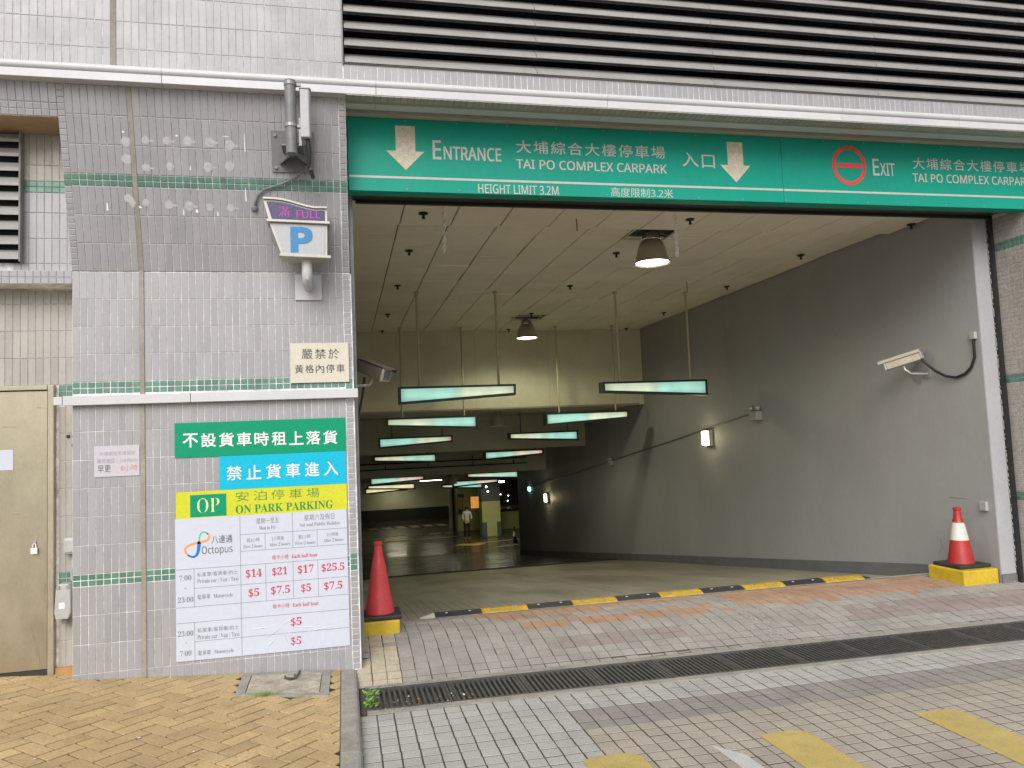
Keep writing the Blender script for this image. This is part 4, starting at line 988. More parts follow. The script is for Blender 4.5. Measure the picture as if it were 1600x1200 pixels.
for r in range(7):
    y = ROWS[r]
    thl = (r % 2 == 0)
    lightbox(.70, 2.32, y, TOPS[r], thl, ['teal', 'teal', 'teal', 'mint', 'rose', 'warm', 'warm'][r], None, CEIL[r], f'{words[r]} light box down the ramp in the row beside the poster pillar', r in (2, 4))
    thl = not thl
    lightbox(3.60, 5.22, y, TOPS[r]-.005, thl, ['teal', 'teal', 'teal', 'rose', 'mint', 'rose', 'teal'][r], None, CEIL[r], f'{words[r]} light box down the ramp in the row beside the grey wall', r in (3, 4, 5))
# tube lamps in the basement; the one by the column is added to brighten it
for x0, x1, y, z, lab in ((4.3, 5.6, 40, -.62, 'bare white fluorescent tube at the far basement wall'), (4.5, 5.0, 30, -.45, 'short bright tube lamp hanging far inside the basement'), (6.4, 7.4, 30.5, -.42, 'added tube lamp, unseen source brightening the square column'), (2.5, 3.7, 43.8, -1.12, 'warm tube lamp on the far basement wall behind the light boxes')):
    t = thing('tube_lamp', lab, 'lamp', ((x0+x1)/2, y, z)); mb = MB(); mb.tube([(x0, y, z), (x1, y, z)], .04, 10); mb.build('tube', g_tube, t)
    mb = MB(); mb.box(x0-.05, x1+.05, y-.05, y+.05, z+.05, z+.12); mb.box(x0+.1, x0+.13, y-.01, y+.01, z+.12, .3); mb.box(x1-.13, x1-.1, y-.01, y+.01, z+.12, .3); mb.build('fitting', m_black, t)
    ld = bpy.data.lights.new('tube_light', 'AREA'); ld.shape = 'RECTANGLE'; ld.size = x1-x0; ld.size_y = .1; ld.energy = 45 if y == 30.5 else 14 if y < 43 else 10; ld.color = (1, .93, .62); lo = link(bpy.data.objects.new('tube_light', ld)); lo.location = (0, 0, -.07); lo.parent = t
for x, y, z, lab in ((6.3, 34, -.75, 'tiny white spot lamp hanging left of the square column'), (6.9, 32.6, -.75, 'tiny white spot lamp, the upper of two before the square column'), (7.05, 33, -1.02, 'tiny white spot lamp, the lower of two before the square column'), (7.9, 36, -.4, 'tiny white spot lamp right of the square column')):
    mb = MB(); mb.lathe([(.01, -.05), (.04, -.03), (.045, 0), (.03, .05)], (x, y, z), 12); o = mb.build('small_ceiling_lamp', g_spark); tag(o, lab, 'lamp', 'small lamps by the basement column')

# bell pendants
def bell(x, y, zc, zm, lit, label, power):
    t = thing('pendant_lamp', label, 'lamp', (x, y, zm), 'bell pendants in the ceiling openings')
    mb = MB(); mb.lathe([(.178, 0), (.172, .02), (.165, .06), (.145, .15), (.118, .215), (.10, .235), (.10, .245)], (x, y, zm), 32, cap=False)
    mb.lathe([(.10, .2455), (.085, .29), (.055, .325), (.02, .33)], (x, y, zm), 32); mb.build('shade', m_bell, t, smooth=True)
    mb = MB(); mb.lathe([(.186, -.004), (.186, .006), (.17, .006)], (x, y, zm), 32, cap=False); mb.build('rim', m_metalw, t, smooth=True)
    mb = MB(); mb.lathe([(.168, -.001), (.001, -.012)][::-1], (x, y, zm+.012), 32, cap=False); mb.build('lens', g_lamp if lit == 2 else g_lampdim if lit else m_glass, t)
    mb = MB(); mb.tube([(x, y, zm+.33), (x, y, zm+.36)], .03, 12)
    mb.tube([(x-.3, y-.1, zc+.008), (x, y, zm+.35), (x+.3, y+.12, zc+.008)], .009, 6); mb.build('bracket', m_gpaint, t)
    mb = MB()
    for a in range(4):
        x0, x1, y0, y1 = [(x-.24, x+.24, y-.215, y-.195), (x-.24, x+.24, y+.195, y+.215), (x-.24, x-.225, y-.194, y+.194), (x+.225, x+.24, y-.194, y+.194)][a]; mb.box(x0, x1, y0, y1, zc-.006, zc+.01)
    mb.build('opening_trim', m_beam, t)
    if lit:
        ld = bpy.data.lights.new('pendant_light', 'SPOT'); ld.energy = power; ld.color = (1, .95, .66); ld.shadow_soft_size = .15; ld.spot_size = radians(165); ld.spot_blend = .4
        lo = link(bpy.data.objects.new('pendant_light', ld)); lo.location = (0, 0, -.02); lo.parent = t
bell(3.155, 1.79, 3.64, 3.33, 2, 'big lit bell pendant just inside the entrance', 60)
bell(3.10, 7.20, 3.64, 3.29, 2, 'second lit bell pendant in front of the cream bulkhead', 75)
bell(3.07, 9.9, 2.14, 1.84, 1, 'dim bell pendant behind the cream bulkhead between the light boxes', 70)
bell(3.07, 17.3, .63, .32, 0, 'unlit dark pendant near the foot of the ramp', 0)
for x, y, z in ((3.08, 1.8, 3.655), (3.06, 7.3, 3.655)):
    pass
# sprinkler heads
sp = thing('sprinkler_head', 'tiny dark sprinkler head under the cream ceiling panels', 'sprinkler', (.70, 1.1, 3.6), 'sprinkler heads in the ceiling')
mb = MB(); mb.lathe([(.012, -.055), (.02, -.05), (.012, -.04), (.012, -.02), (.042, -.012), (.042, 0)], (.70, 1.1, 3.6), 12); mb.build('rose', m_black, sp)
wd = {.70: 'the poster pillar side', 3.07: 'the middle line', 5.44: 'the grey wall side'}; wy = {1.1: 'first', 2.6: 'second', 4.45: 'third', 6.7: 'fourth', 8.6: 'last'}
sp['label'] = 'first small black sprinkler head along the poster pillar side of the ceiling'
for x in (.70, 3.07, 5.44):
    for y in (1.1, 2.6, 4.45, 6.7, 8.5):
        if (x, y) == (.70, 1.1): continue
        dup(sp, (x+(.2 if x == 3.07 and y < 2 else 0)+(.3 if x > 5 and y < 2 else 0), y, 3.6 if y < 1.4 else 3.64), f'{wy.get(y, "last")} small black sprinkler head along {wd[x]} of the ceiling')
# chains
for x, y, n, lab in ((.853, .915, 12, 'short steel chain dangling from the ceiling near the poster pillar'), (2.994, .84, 13, 'short steel chain dangling from the ceiling by the big pendant')):
    t = thing('hanging_chain', lab, 'chain', (x, y, 3.6)); z = 3.60
    mb = MB(); mb.tube([(x, y, z), (x, y, z-.05)], .004, 6); mb.build('hook', m_chain, t); z -= .05
    lk = None
    for k in range(n):
        if lk is None or k < 2:
            mb = MB(); ax = (k % 2 == 0); pts = [((x+.013*cos(a)) if ax else x, y if ax else (y+.013*cos(a)), z-.016+.021*sin(a)) for a in [2*pi*i/10 for i in range(11)]]
            mb.tube(pts, .006, 6, False); o = mb.build('link', m_chain, t); 
            if k == 0: lk = [o]
            else: lk.append(o)
        else:
            c = link(lk[k % 2].copy()); c.location = (random.uniform(-.003, .003), 0, -(k-(k % 2))*.029)
        z -= .029
# rods hanging from the ceiling
for (x, y, l, lab) in ((2.15, .78+.4, .12, 'thin black rod dangling from the ceiling behind the sign'), (4.6, 4.0, .14, 'thin black rod on the ceiling near the grey wall')):
    mb = MB(); mb.tube([(x, y, 3.61), (x+.01, y+.02, 3.61-l)], .005, 6); tag(mb.build('hanging_rod', m_black), lab, 'rod')

# pipes on the lower beams
for z, y, lab in ((1.02, 16.44, 'upper thin pipe along the middle bulkhead beam'), (.86, 16.44, 'lower thin pipe along the middle bulkhead beam')):
    mb = MB(); mb.tube([(.1, y, z), (5.2, y, z)], .018, 8)
    for x in (.3, 1.1, 2.3, 3.6, 4.8): mb.box(x-.01, x+.01, y-.02, y+.05, z-.02, z+.12)
    tag(mb.build('ceiling_pipe', m_black), lab, 'pipe')

# wall lamps, conduit, emergency units, cameras on the grey wall
def bulkhead(y, z, lab):
    t = thing('bulkhead_wall_lamp', lab, 'lamp', (5.8, y, z), 'glowing lamps on the grey wall')
    mb = MB(); mb.box(5.72, 5.799, y-.11, y+.11, z-.13, z+.13); mb.build('base', m_yel if 0 else m_beam, t, bevel=.02)
    mb = MB(); mb.box(5.688, 5.722, y-.095, y+.095, z-.115, z+.115); mb.build('lens', g_bulk, t, bevel=.015)
    ld = bpy.data.lights.new('wall_light', 'POINT'); ld.energy = 3; ld.color = (1, .85, .45); ld.shadow_soft_size = .08; lo = link(bpy.data.objects.new('wall_light', ld)); lo.location = (-.16, 0, 0); lo.parent = t
bulkhead(5.96, 1.44, 'glowing square wall lamp on the brighter part of the grey wall'); bulkhead(16.4, -.20, 'small glowing wall lamp at the dark lower end of the grey wall')
mb = MB(); pts = [(5.785, 4.5, 1.80), (5.785, 7.19, 1.44), (5.785, 10.7, 1.0), (5.785, 14.5, .50), (5.785, 20, -.15)]; mb.tube(pts, .011, 8); tag(mb.build('conduit', m_gpaint), 'thin conduit sloping down the grey wall between the small wall units', 'conduit')
def emg(y, z, lab, s=1):
    t = thing('emergency_light_unit', lab, 'emergency light', (5.8, y, z))
    mb = MB(); mb.box(5.70, 5.799, y-.10*s, y+.10*s, z-.10*s, z+.03*s); mb.build('housing', m_gbox, t, bevel=.008)
    for q in (-1, 1):
        h = MB(); h.lathe([(.035, -.03), (.045, .0), (.03, .03)], (0, 0, 0), 16); h.v = [(5.735-c*1.0, y+q*.085*s+a, z+.075*s+b) for a, b, c in h.v]; h.build('lamp_head', m_metalw, t, smooth=True)
    mb = MB(); mb.box(5.72, 5.74, y-.012, y+.012, z+.03, z+.12); mb.build('bracket', m_zinc, t)
    mb = MB(); mb.box(5.696, 5.70, y+.05, y+.07, z-.04, z-.02); mb.build('indicator', m_redv, t)
emg(4.43, 1.78, 'twin-headed emergency light on the grey wall above the first wall lamp'); emg(10.7, .97, 'smaller-looking emergency light halfway down the grey wall conduit', .8)
mb = MB(); mb.box(5.75, 5.799, 18.6, 18.75, -.12, .0); tag(mb.build('green_indicator_lamp', g_ledg), 'tiny green indicator light low on the dark end of the wall', 'indicator')
for y, z, s, lab in ((.475, 2.345, .03, 'small white box on the grey wall at the end of the black camera cable'), (.52, .745, .038, 'square grey switch box on the grey wall above the striped cone')):
    mb = MB(); mb.box(5.765, 5.7995, y-s, y+s, z-s*1.1, z+s*1.1); o = mb.build('wall_box', m_gbox, bevel=.004); tag(o, lab, 'box')
# right camera: long sunshield housing held off the wall
def wallcam(name, lab, c, d, L, W, H, mt, arm, shield=True):
    t = thing('security_camera', lab, 'camera', tuple(c))
    d = Vector(d).normalized(); side = d.cross(Vector((0, 0, 1))).normalized(); u = side.cross(d)
    c = Vector(c)
    def ob(nm, l0, l1, w0, w1, h0, h1, m, bev=.006):
        p = []
        for h in (h0, h1):
            for l, w in ((l0, w0), (l1, w0), (l1, w1), (l0, w1)): p.append(c+d*l+side*w+u*h)
        q = MB(); q.hexa(p); return q.build(nm, m, t, bevel=bev)
    ob('housing', -L/2, L/2-.03, -W/2, W/2, -H/2, H/2, mt)
    ob('front_bezel', L/2-.029, L/2-.008, -W/2-.004, W/2+.004, -H/2-.004, H/2+.004, m_metalw, .008)
    ob('lens_glass', L/2-.007, L/2-.004, -W/2+.012, W/2-.012, -H/2+.012, H/2-.012, m_glass, .002)
    if shield: 
        ob('sunshield', -L/2-.02, L/2+.035, -W/2-.012, W/2+.012, H/2+.006, H/2+.012, mt, .002)
        ob('sunshield_side', -L/2-.02, L/2+.035, -W/2-.016, -W/2-.012, H/2-.02, H/2+.006, mt, .001)
    ob('rear_cap', -L/2-.02, -L/2, -W/2+.004, W/2-.004, -H/2+.004, H/2-.004, m_camd if mt is m_camd else m_gbox)
    q = MB(); q.tube([c-u*(H/2), c-u*(H/2+.05), Vector(arm[0]), Vector(arm[1])], .012, 8); q.build('mounting_arm', m_metalw, t, smooth=True)
    q = MB(); a = Vector(arm[1]); q.box(min(a.x, a.x)-.004, a.x+.004, a.y-.04, a.y+.04, a.z-.04, a.z+.04); q.build('wall_plate', m_metalw, t)
    return t
wallcam('c', 'cream bullet camera with sunshield fixed high on the grey wall', (5.60, 1.22, 2.19), (-.55, .72, -.22), .36, .10, .095, m_camb, ((5.64, 1.15, 2.05), (5.795, 1.10, 2.04)))
wallcam('c', 'weathered dark camera just inside the poster pillar', (.205, .55, 2.145), (.66, -.66, -.36), .30, .095, .10, m_camd, ((.16, .6, 2.03), (.045, .62, 2.03)))
mb = MB(); mb.tube([(5.69, 1.09, 2.24), (5.72, 1.04, 2.15), (5.755, .95, 2.055), (5.77, .84, 1.995), (5.78, .72, 1.97), (5.782, .61, 1.995), (5.783, .53, 2.05), (5.783, .48, 2.14), (5.783, .475, 2.32)], .013, 8); tag(mb.build('camera_cable', m_black, smooth=True), 'thick black cable looping from the cream camera', 'cable')
mb = MB(); mb.tube([(.13, .62, 2.10), (.12, .62, 2.02), (.11, .62, 1.95), (.075, .62, 1.80), (.06, .62, 1.65)], .011, 8); tag(mb.build('camera_cable', m_black, smooth=True), 'black cable dropping from the dark camera by the pillar', 'cable')

# ------------------------------------------------------------------ parking sign on its arm
t = thing('parking_sign', 'white hanging P sign with purple FULL display on the pillar', 'sign', (-.3, -.3, 2.8))
yf, yb = -.30, -.17
topc = [(-.537, 3.244), (-.47, 3.243), (-.416, 3.238), (-.36, 3.226), (-.312, 3.211), (-.26, 3.197), (-.207, 3.187), (-.16, 3.187), (-.117, 3.187)]
mb = MB(); mb.prism([(-.503, 3.105), (-.119, 3.095)]+topc[::-1], yf+.006, yb, 'y'); mb.build('upper_case', m_metalw, t)
mb = MB(); mb.prism([(-.484, 3.112), (-.133, 3.103), (-.133, 3.172), (-.16, 3.174), (-.207, 3.174), (-.26, 3.184), (-.312, 3.198), (-.36, 3.213), (-.416, 3.224), (-.47, 3.229), (-.516, 3.230)], yf+.002, yf+.006, 'y'); mb.build('display', m_led, t)
mb = MB(); mb.prism([(-.426, 2.866), (-.124, 2.856), (-.119, 3.075), (-.500, 3.085)], yf+.006, yb, 'y'); mb.build('lower_case', m_metalw, t)
mb = MB(); mb.prism([(-.410, 2.872), (-.140, 2.862), (-.136, 3.070), (-.482, 3.080)], yf+.001, yf+.006, 'y'); mb.build('face_panel', m_panel, t)
mb = MB(); mb.prism([(-.516, 3.086), (-.100, 3.075), (-.100, 3.094), (-.516, 3.104)], yf-.02, yb+.01, 'y'); mb.build('middle_rail', m_metalw, t, bevel=.003)
mb = MB(); mb.prism([(-.436, 2.846), (-.098, 2.834), (-.098, 2.854), (-.436, 2.866)], yf-.03, yb+.02, 'y'); mb.build('bottom_plate', m_metalw, t, bevel=.003)
mb = MB(); mb.prism([(a, b) for a, b in topc]+[(a, b+.012) for a, b in topc[::-1]], yf-.012, yb+.01, 'y'); mb.build('top_trim', m_metalw, t)
text('𝗣', -.360, -.222, 2.884, 3.052, yf-.001, m_pblue, t, bold=.004)
text('滿', -.438, -.368, 3.125, 3.195, yf+.0005, m_ledt, t, bold=-.008); text(S_('FULL'), -.320, -.165, 3.118, 3.172, yf+.0005, m_ledt, t, bold=-.006)
mb = MB(); mb.tube([(-.262, -.235, 2.845), (-.262, -.235, 2.76), (-.262, -.225, 2.725), (-.262, -.19, 2.70), (-.262, -.10, 2.70), (-.262, -.004, 2.70)], .036, 20); mb.build('elbow_arm', m_white, t, smooth=True)
mb = MB(); mb.box(-.358, -.172, -.014, -.002, 2.605, 2.792); mb.build('base_plate', m_white, t, bevel=.003)

# antenna and bracket
t = thing('antenna_bracket', 'grey steel plate with stub pole bolted to the leaning wall', 'bracket', (-.33, -.2, 3.6))
mb = MB(); sa_, sb_ = (3.477-2.81)/cos(LA), (3.742-2.81)/cos(LA)
p = [lean(-.482, sa_, .008), lean(-.203, sa_, .008), lean(-.203, sa_, .016), lean(-.482, sa_, .016), lean(-.482, sb_, .008), lean(-.196, sb_, .008), lean(-.196, sb_, .016), lean(-.478, sb_, .016)]
mb.hexa(p); mb.build('wall_plate', m_gpaint, t)
for x, s in ((-.455, sa_+.03), (-.455, sb_-.03), (-.225, sa_+.03), (-.225, sb_-.03)):
    mb = MB(); mb.tube([lean(x, s, .016), lean(x, s, .026)], .011, 8); mb.build('bolt', m_zinc, t)
yp = -.47
mb = MB(); mb.tube([(-.333, yp, 3.50), (-.336, yp, 4.0)], .037, 20); mb.build('stub_pole', m_gpaint, t, smooth=True)
mb = MB()
for x in (-.43, -.24): mb.add([lean(x, sa_+.05, .016), lean(x+.02*(1 if x < -.3 else -1), sa_+.05, .016), (-.333, yp+.02, 3.52), (-.333, yp+.02, 3.50), lean(x, sa_+.18, .016), (-.333, yp+.02, 3.60)], [(0, 1, 2), (0, 3, 2, 1), (0, 3, 5, 4), (1, 2, 5, 4), (0, 4, 1)])
mb.hexa([(-.40, yp+.02, 3.565), (-.26, yp+.02, 3.565), (-.26, -.2, 3.565), (-.40, -.2, 3.565), (-.40, yp+.02, 3.575), (-.26, yp+.02, 3.575), (-.26, -.2, 3.575), (-.40, -.2, 3.575)]); mb.build('gusset', m_gpaint, t)
for z in (3.68, 3.965):
    mb = MB(); mb.tube([(-.3345, yp, z), (-.3347, yp, z+.022)], .042, 16); mb.box(-.30, -.265, yp-.01, yp+.01, z, z+.02); mb.build('pole_clamp', m_zinc, t)
t = thing('antenna', 'slim white panel antenna clamped beside the grey stub pole', 'antenna', (-.24, yp, 3.7))
mb = MB(); mb.prism([(-.272, yp-.05), (-.215, yp-.05), (-.205, yp-.03), (-.205, yp+.02), (-.272, yp+.02)], 3.60, 3.93, 'z'); mb.build('radome', m_panel, t, bevel=.006)
mb = MB(); mb.prism([(-.276, yp-.054), (-.211, yp-.054), (-.20, yp-.03), (-.20, yp+.024), (-.276, yp+.024)], 3.931, 3.939, 'z'); mb.build('end_cap', m_panel, t, bevel=.002)
mb = MB(); mb.box(-.285, -.268, yp-.0, yp+.018, 3.56, 3.75); mb.build('mounting_lug', m_zinc, t)
mb = MB(); mb.tube([(-.228, yp-.01, 3.60), (-.222, yp, 3.52), (-.228, yp+.03, 3.42)], [.014, .016, .01], 10); mb.tube([(-.215, yp+.05, 3.41), (-.20, yp+.07, 3.36)], .013, 8); tag(mb.build('feeder_connector', m_black, smooth=True), 'black taped connector hanging below the white antenna', 'cable')
mb = MB(); pc = [(-.228, yp+.03, 3.44), (-.24, -.33, 3.44), (-.265, -.25, 3.475), (-.327, -.2, 3.434), (-.424, -.18, 3.392), (-.49, -.172, 3.372), (-.545, -.165, 3.352), (-.585, -.155, 3.314), (-.603, -.145, 3.27), (-.610, -.12, 3.235)]
mb.tube(pc, .008, 8); tag(mb.build('feeder_cable', m_gpaint, smooth=True), 'thin grey cable curving down from the antenna to the tiles', 'cable')
mb = MB(); mb.lathe([(.02, -.02), (.026, 0), (.016, .02)], (-.61, -.115, 3.235), 10); mb.build('cable_sealant', m_gpaint, up_w)

# ------------------------------------------------------------------ cones, blocks, speed bump
def cone(x, y, z, lab, col, band, h=.66, bs=.15):
    t = thing('traffic_cone', lab, 'traffic cone', (x, y, z))
    mb = MB(); mb.box(x-bs, x+bs, y-bs, y+bs, z+.001, z+.035); mb.build('base', m_rubber, t, bevel=.01)
    mb = MB()
    pf = [(.118, .036), (.116, .05), (.105, .12), (.094, .19), (.092, .20), (.078, .30), (.062, .42), (.046, .52), (.038, .545), (.034, .60), (.03, .635), (.036, .645), (.036, .665), (.025, .672)]
    k = h/.672
    mb.lathe([(r, q*k) for r, q in pf], (x, y, z), 32); mb.build('cone_body', col, t, smooth=True)
    if band:
        mb = MB(); mb.lathe([(.0785, .30*k), (.0625, .42*k), (.0500, .498*k)], (x, y, z), 32, cap=False); mb.v = [(v[0]+(v[0]-x)*.03, v[1]+(v[1]-y)*.03, v[2]) for v in mb.v]; mb.build('white_band', m_band, t, smooth=True)
    return t
def block(x0, x1, y0, y1, z0, z1, lab):
    mb = MB(); mb.box(x0, x1, y0, y1, z0, z1); o = mb.build('concrete_block', m_yel, bevel=.012); tag(o, lab, 'block', 'yellow blocks under the cones')
block(.064, .352, .62, 1.05, .055, .172, 'yellow block under the plain red cone beside the pillar')
cone(.205, .80, .172, 'plain red cone on a yellow block beside the poster pillar', m_cone, False, .60, .165)
block(5.41, 5.785, .42, .86, .04, .185, 'yellow block under the striped cone beside the grey wall')
cone(5.61, .66, .185, 'red cone with a white band on a block beside the grey wall', m_cone2, True, .55, .17)
cone(7.7, 30, -3.32, 'dark banded cone standing far down in the basement', m_black, True, .8, .2)
cone(6.15, 38.0-.9, -3.32, 'small pale cone by the door post behind the person', m_cone2, True, .6, .15)
sb = thing('speed_bump', 'black and yellow rubber speed bump across the top of the ramp', 'speed bump', (2.8, 1.5, 0))
nseg = 10
for k in range(-1, nseg+1):
    xa = .72+k*.428; xb = xa+.426
    if k == -1: xa = .59
    if k == nseg: xb = xa+.14
    def by(x): return 1.56-.045*(x-.7)
    mb = MB(); sec = [(-.135, .0), (-.12, .014), (-.06, .046), (.0, .056), (.06, .046), (.12, .014), (.135, 0)]
    L = []; ends = (xa, xb); nn = 5
    for i in range(nn):
        x = xa+(xb-xa)*i/(nn-1); sc = 1.
        if k == -1: sc = .35+.65*i/(nn-1)
        if k == nseg: sc = 1-.75*i/(nn-1)
        L.append([(x, by(x)+a*sc, prof(by(x)+a*sc)-.004+b*sc*random.uniform(.95, 1.0)) for a, b in sec])
    vs = [p for r in L for p in r]; m = len(sec)
    fs = [(i*m+j, i*m+j+1, (i+1)*m+j+1, (i+1)*m+j) for i in range(nn-1) for j in range(m-1)]+[tuple(range(m)), tuple(range((nn-1)*m, nn*m))]
    mb.add(vs, fs)
    seg = mb.build('bump_segment', m_cream if k == -1 else (m_rubber if k % 2 == 0 else m_ybump), sb)
    if 0 <= k < nseg:
        for q in (.25, .75):
            x = xa+(xb-xa)*q; b = MB(); yv = by(x)-.07; b.lathe([(.016, 0), (.012, .008)], (x, yv, prof(yv)+.036), 10); b.build('fixing_bolt', m_zinc, seg)
mb = MB(); y0 = lambda x: 1.44-.045*(x-.7)
mb.add([(.5, y0(.5)-.10, prof(y0(.5)-.10)+.003), (5.7, y0(5.7)-.10, prof(y0(5.7)-.1)+.003), (5.7, y0(5.7), prof(y0(5.7))+.003), (.5, y0(.5), prof(y0(.5))+.003)], [(0, 1, 2, 3)])
struct('white_line', mb, m_road_w)
# worn white streak across the apron
m_worn = mat('worn_white_paint', (.42, .41, .39), .8, .2, 20, 90, .3)
for k in range(420):
    s = random.random(); x = 3.16+.22*s*0+random.gauss(0, .075); y = 1.25-s*1.65
    if y < -.27: continue
    mb = MB() if k == 0 else mb
    w = random.uniform(.002, .008); l = random.uniform(.008, .04); sl = (prof(y+l)-prof(y))/l
    mb.add([(x, y, prof(y)+.0035), (x+w, y-.002, prof(y)+.0035), (x+w*.8, y+l, prof(y+l)+.0035), (x-.003, y+l*.9, prof(y+l*.9)+.0035)], [(0, 1, 2, 3)])
o = mb.build('paint_streaks', m_worn, None, 'stuff')

# ------------------------------------------------------------------ the person down in the basement
def skinned(name, pts, edges, rad, mt, parent, root=0, sub=1):
    me = bpy.data.meshes.new(name); me.from_pydata(pts, edges, []); o = link(bpy.data.objects.new(name, me)); o.parent = parent
    m = o.modifiers.new('s', 'SKIN'); sk = me.skin_vertices[0].data
    for i, r in enumerate(rad): sk[i].radius = (r, r*.8) if isinstance(r, float) else r; sk[i].use_root = (i == root)
    s2 = o.modifiers.new('u', 'SUBSURF'); s2.levels = sub; s2.render_levels = sub; m.use_smooth_shade = True
    me.materials.append(mt); return o
pe = thing('person', 'person seen from behind in a white shirt and black trousers, standing', 'person', (5.92, 33, -3.32))
J = [(0, 0, .86), (0, 0, 1.02), (0, 0, 1.18), (0, 0, 1.32), (0, 0, 1.40), (0, -.01, 1.46), (0, -.01, 1.55),
     (-.09, 0, .80), (-.10, -.02, .45), (-.10, .02, .07), (-.11, -.10, .03), (.09, 0, .80), (.10, .02, .45), (.10, .05, .07), (.11, -.07, .03),
     (-.17, 0, 1.33), (-.22, .02, 1.08), (-.17, -.14, .92), (.17, 0, 1.33), (.24, .02, 1.08), (.20, -.16, .98)]
E_ = [(0, 1), (1, 2), (2, 3), (3, 4), (4, 5), (5, 6), (0, 7), (7, 8), (8, 9), (9, 10), (0, 11), (11, 12), (12, 13), (13, 14), (3, 15), (15, 16), (16, 17), (3, 18), (18, 19), (19, 20)]
R_ = [.13, .12, .13, .13, .055, .085, .085, .09, .06, .045, .04, .09, .06, .045, .04, .06, .042, .03, .06, .042, .03]
skinned('body', J, E_, R_, m_skin, pe, 0, 2)
skinned('shirt', [J[0], J[1], J[2], J[3], (0, 0, 1.39), J[15], J[16], (-.18, -.10, .97), J[18], J[19], (.21, -.12, 1.02)], [(0, 1), (1, 2), (2, 3), (3, 4), (3, 5), (5, 6), (6, 7), (3, 8), (8, 9), (9, 10)], [.155, .14, .15, .155, .07, .085, .065, .05, .085, .065, .05], m_shirt, pe, 0, 2)
skinned('trousers', [(0, 0, .90), J[7], J[8], (-.10, .02, .06), J[11], J[12], (.10, .05, .06)], [(0, 1), (1, 2), (2, 3), (0, 4), (4, 5), (5, 6)], [.16, .12, .085, .075, .12, .085, .075], m_trous, pe, 0, 2)
mb = MB()
hv = []; 
for i in range(7):
    th = pi*i/6*.62
    for k in range(14): a = 2*pi*k/14; hv.append((5.92+.096*sin(th)*cos(a), 32.99+.012+.105*sin(th)*sin(a), -3.32+1.52+.105*cos(th)))
mb.add(hv, [(i*14+k, i*14+(k+1) % 14, (i+1)*14+(k+1) % 14, (i+1)*14+k) for i in range(6) for k in range(14)]); mb.build('hair', m_hair, pe, smooth=True)

# ------------------------------------------------------------------ weeds, litter
wp = thing('weed_plant', 'small leafy green weed growing at the kerb end of the drain', 'plant', (.05, -.66, -.06))
def leafm(x, y, z, a, l, w, tilt):
    d = Vector((cos(a)*cos(tilt), sin(a)*cos(tilt), sin(tilt))); s = Vector((-sin(a), cos(a), 0)); p = Vector((x, y, z)); n = d.cross(s)
    return [p, p+d*l*.3+s*w*.8+n*.002, p+d*l*.65+s*w-n*.003, p+d*l-n*.01, p+d*l*.65-s*w-n*.003, p+d*l*.3-s*w*.8+n*.002, p+d*l*.5-n*-.004]
for k in range(30):
    a = random.uniform(-1.9, 1.9); sx, sy = .045+random.uniform(-.02, .06), -.62+random.uniform(-.1, .09); h = random.uniform(.0, .08)
    mb = MB(); v = leafm(sx, sy, -.055+h, a, random.uniform(.025, .05), random.uniform(.007, .012), random.uniform(-.2, .9)); mb.add(v, [(0, 1, 6), (1, 2, 6), (2, 3, 6), (3, 4, 6), (4, 5, 6), (5, 0, 6)]); mb.build('leaf', m_leaf, wp)
for k in range(6):
    mb = MB(); x, y = .045+random.uniform(-.01, .03), -.62+random.uniform(-.06, .06); mb.tube([(x, y, -.06), (x+.01, y+.005, -.02), (x+random.uniform(-.01, .02), y, .03)], .0018, 5); mb.build('stem', m_leaf, wp)
mb = MB()
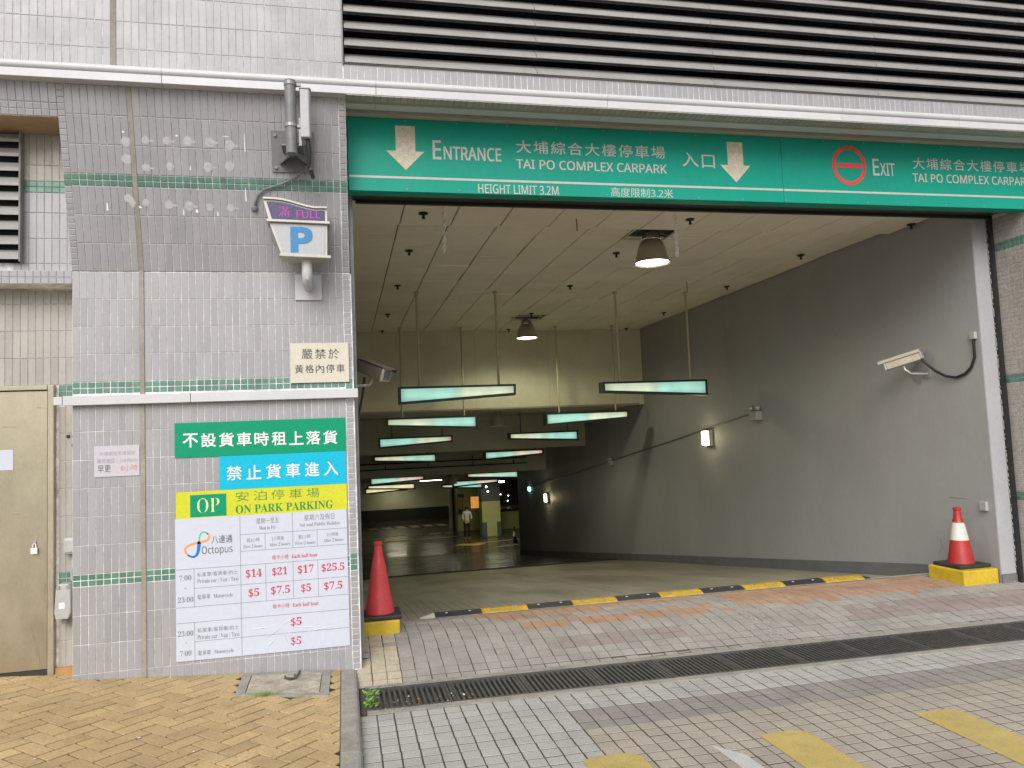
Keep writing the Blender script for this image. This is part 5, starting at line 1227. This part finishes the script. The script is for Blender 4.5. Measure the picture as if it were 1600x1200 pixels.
for k in range(150):
    x, y = -.57+random.gauss(0, .035), -.515+random.gauss(0, .014); a = random.uniform(0, 2*pi); h = random.uniform(.015, .05); z = pave(x)
    mb.add([(x, y, z), (x+.003, y, z), (x+cos(a)*h*.8, y+sin(a)*h*.5, z+h)], [(0, 1, 2)])
for k in range(60):
    x = -.36+random.gauss(0, .05); y = -.60+(x+.36)*.9+random.gauss(0, .006)+.02; a = random.uniform(0, 2*pi); h = random.uniform(.008, .02); z = pave(x)
    mb.add([(x, y, z), (x+.003, y, z), (x+cos(a)*h*.8, y+sin(a)*h*.5, z+h)], [(0, 1, 2)])
o = mb.build('grass', m_grass, None, 'stuff')
mb = MB()
for k in range(500):
    x = .04+abs(random.gauss(0, .25)); y = random.choice([random.gauss(-.31, .03), random.gauss(-.74, .03), random.uniform(-.75, -.28)])
    if x > .12 and random.random() < .5: y = random.choice([-.29, -.755])+random.gauss(0, .012)
    s = random.uniform(.003, .009); z = -.055
    mb.add([(x, y, z), (x+s, y+s*.3, z+s*.4), (x+s*.6, y+s, z), (x+s*.4, y+s*.4, z+s*.7)], [(0, 1, 3), (1, 2, 3), (2, 0, 3)])
mb.build('dirt', m_soil, None, 'stuff')
mb = MB(); mb.prism([(.012, -.78), (.10, -.78), (.10, -.30), (.03, -.29), (.012, -.35)], -.12, -.058, 'z'); struct('gutter_corner', mb, m_soil)
for mt, n, reg, nm in ((m_dry, 26, (.1, .75, -.78, -.60), 'leaf_litter'), (m_litw, 6, (.1, .7, -.75, -.35), 'white_litter'), (m_litw, 7, (-2.1, -.4, -1.4, -.2), 'white_litter'), (m_dry, 12, (-1.2, -.2, -1.6, -1.1), 'leaf_litter'), (m_litw, 5, (5.5, 6.05, .36, .42), 'white_litter')):
    mb = MB()
    for k in range(n):
        x, y = random.uniform(reg[0], reg[1]), random.uniform(reg[2], reg[3]); a = random.uniform(0, 6.28); s = random.uniform(.006, .014)
        z = (pave(x)+.004 if x < 0 else (-.053 if y < -.28 else prof(y)+.004))
        mb.add([(x+cos(a+q)*s*(1 if q % 3 else .5), y+sin(a+q)*s*.8, z+random.uniform(0, .006)) for q in (0, 1.5, 3, 4.6)], [(0, 1, 2, 3)])
    mb.build(nm, mt, None, 'stuff')
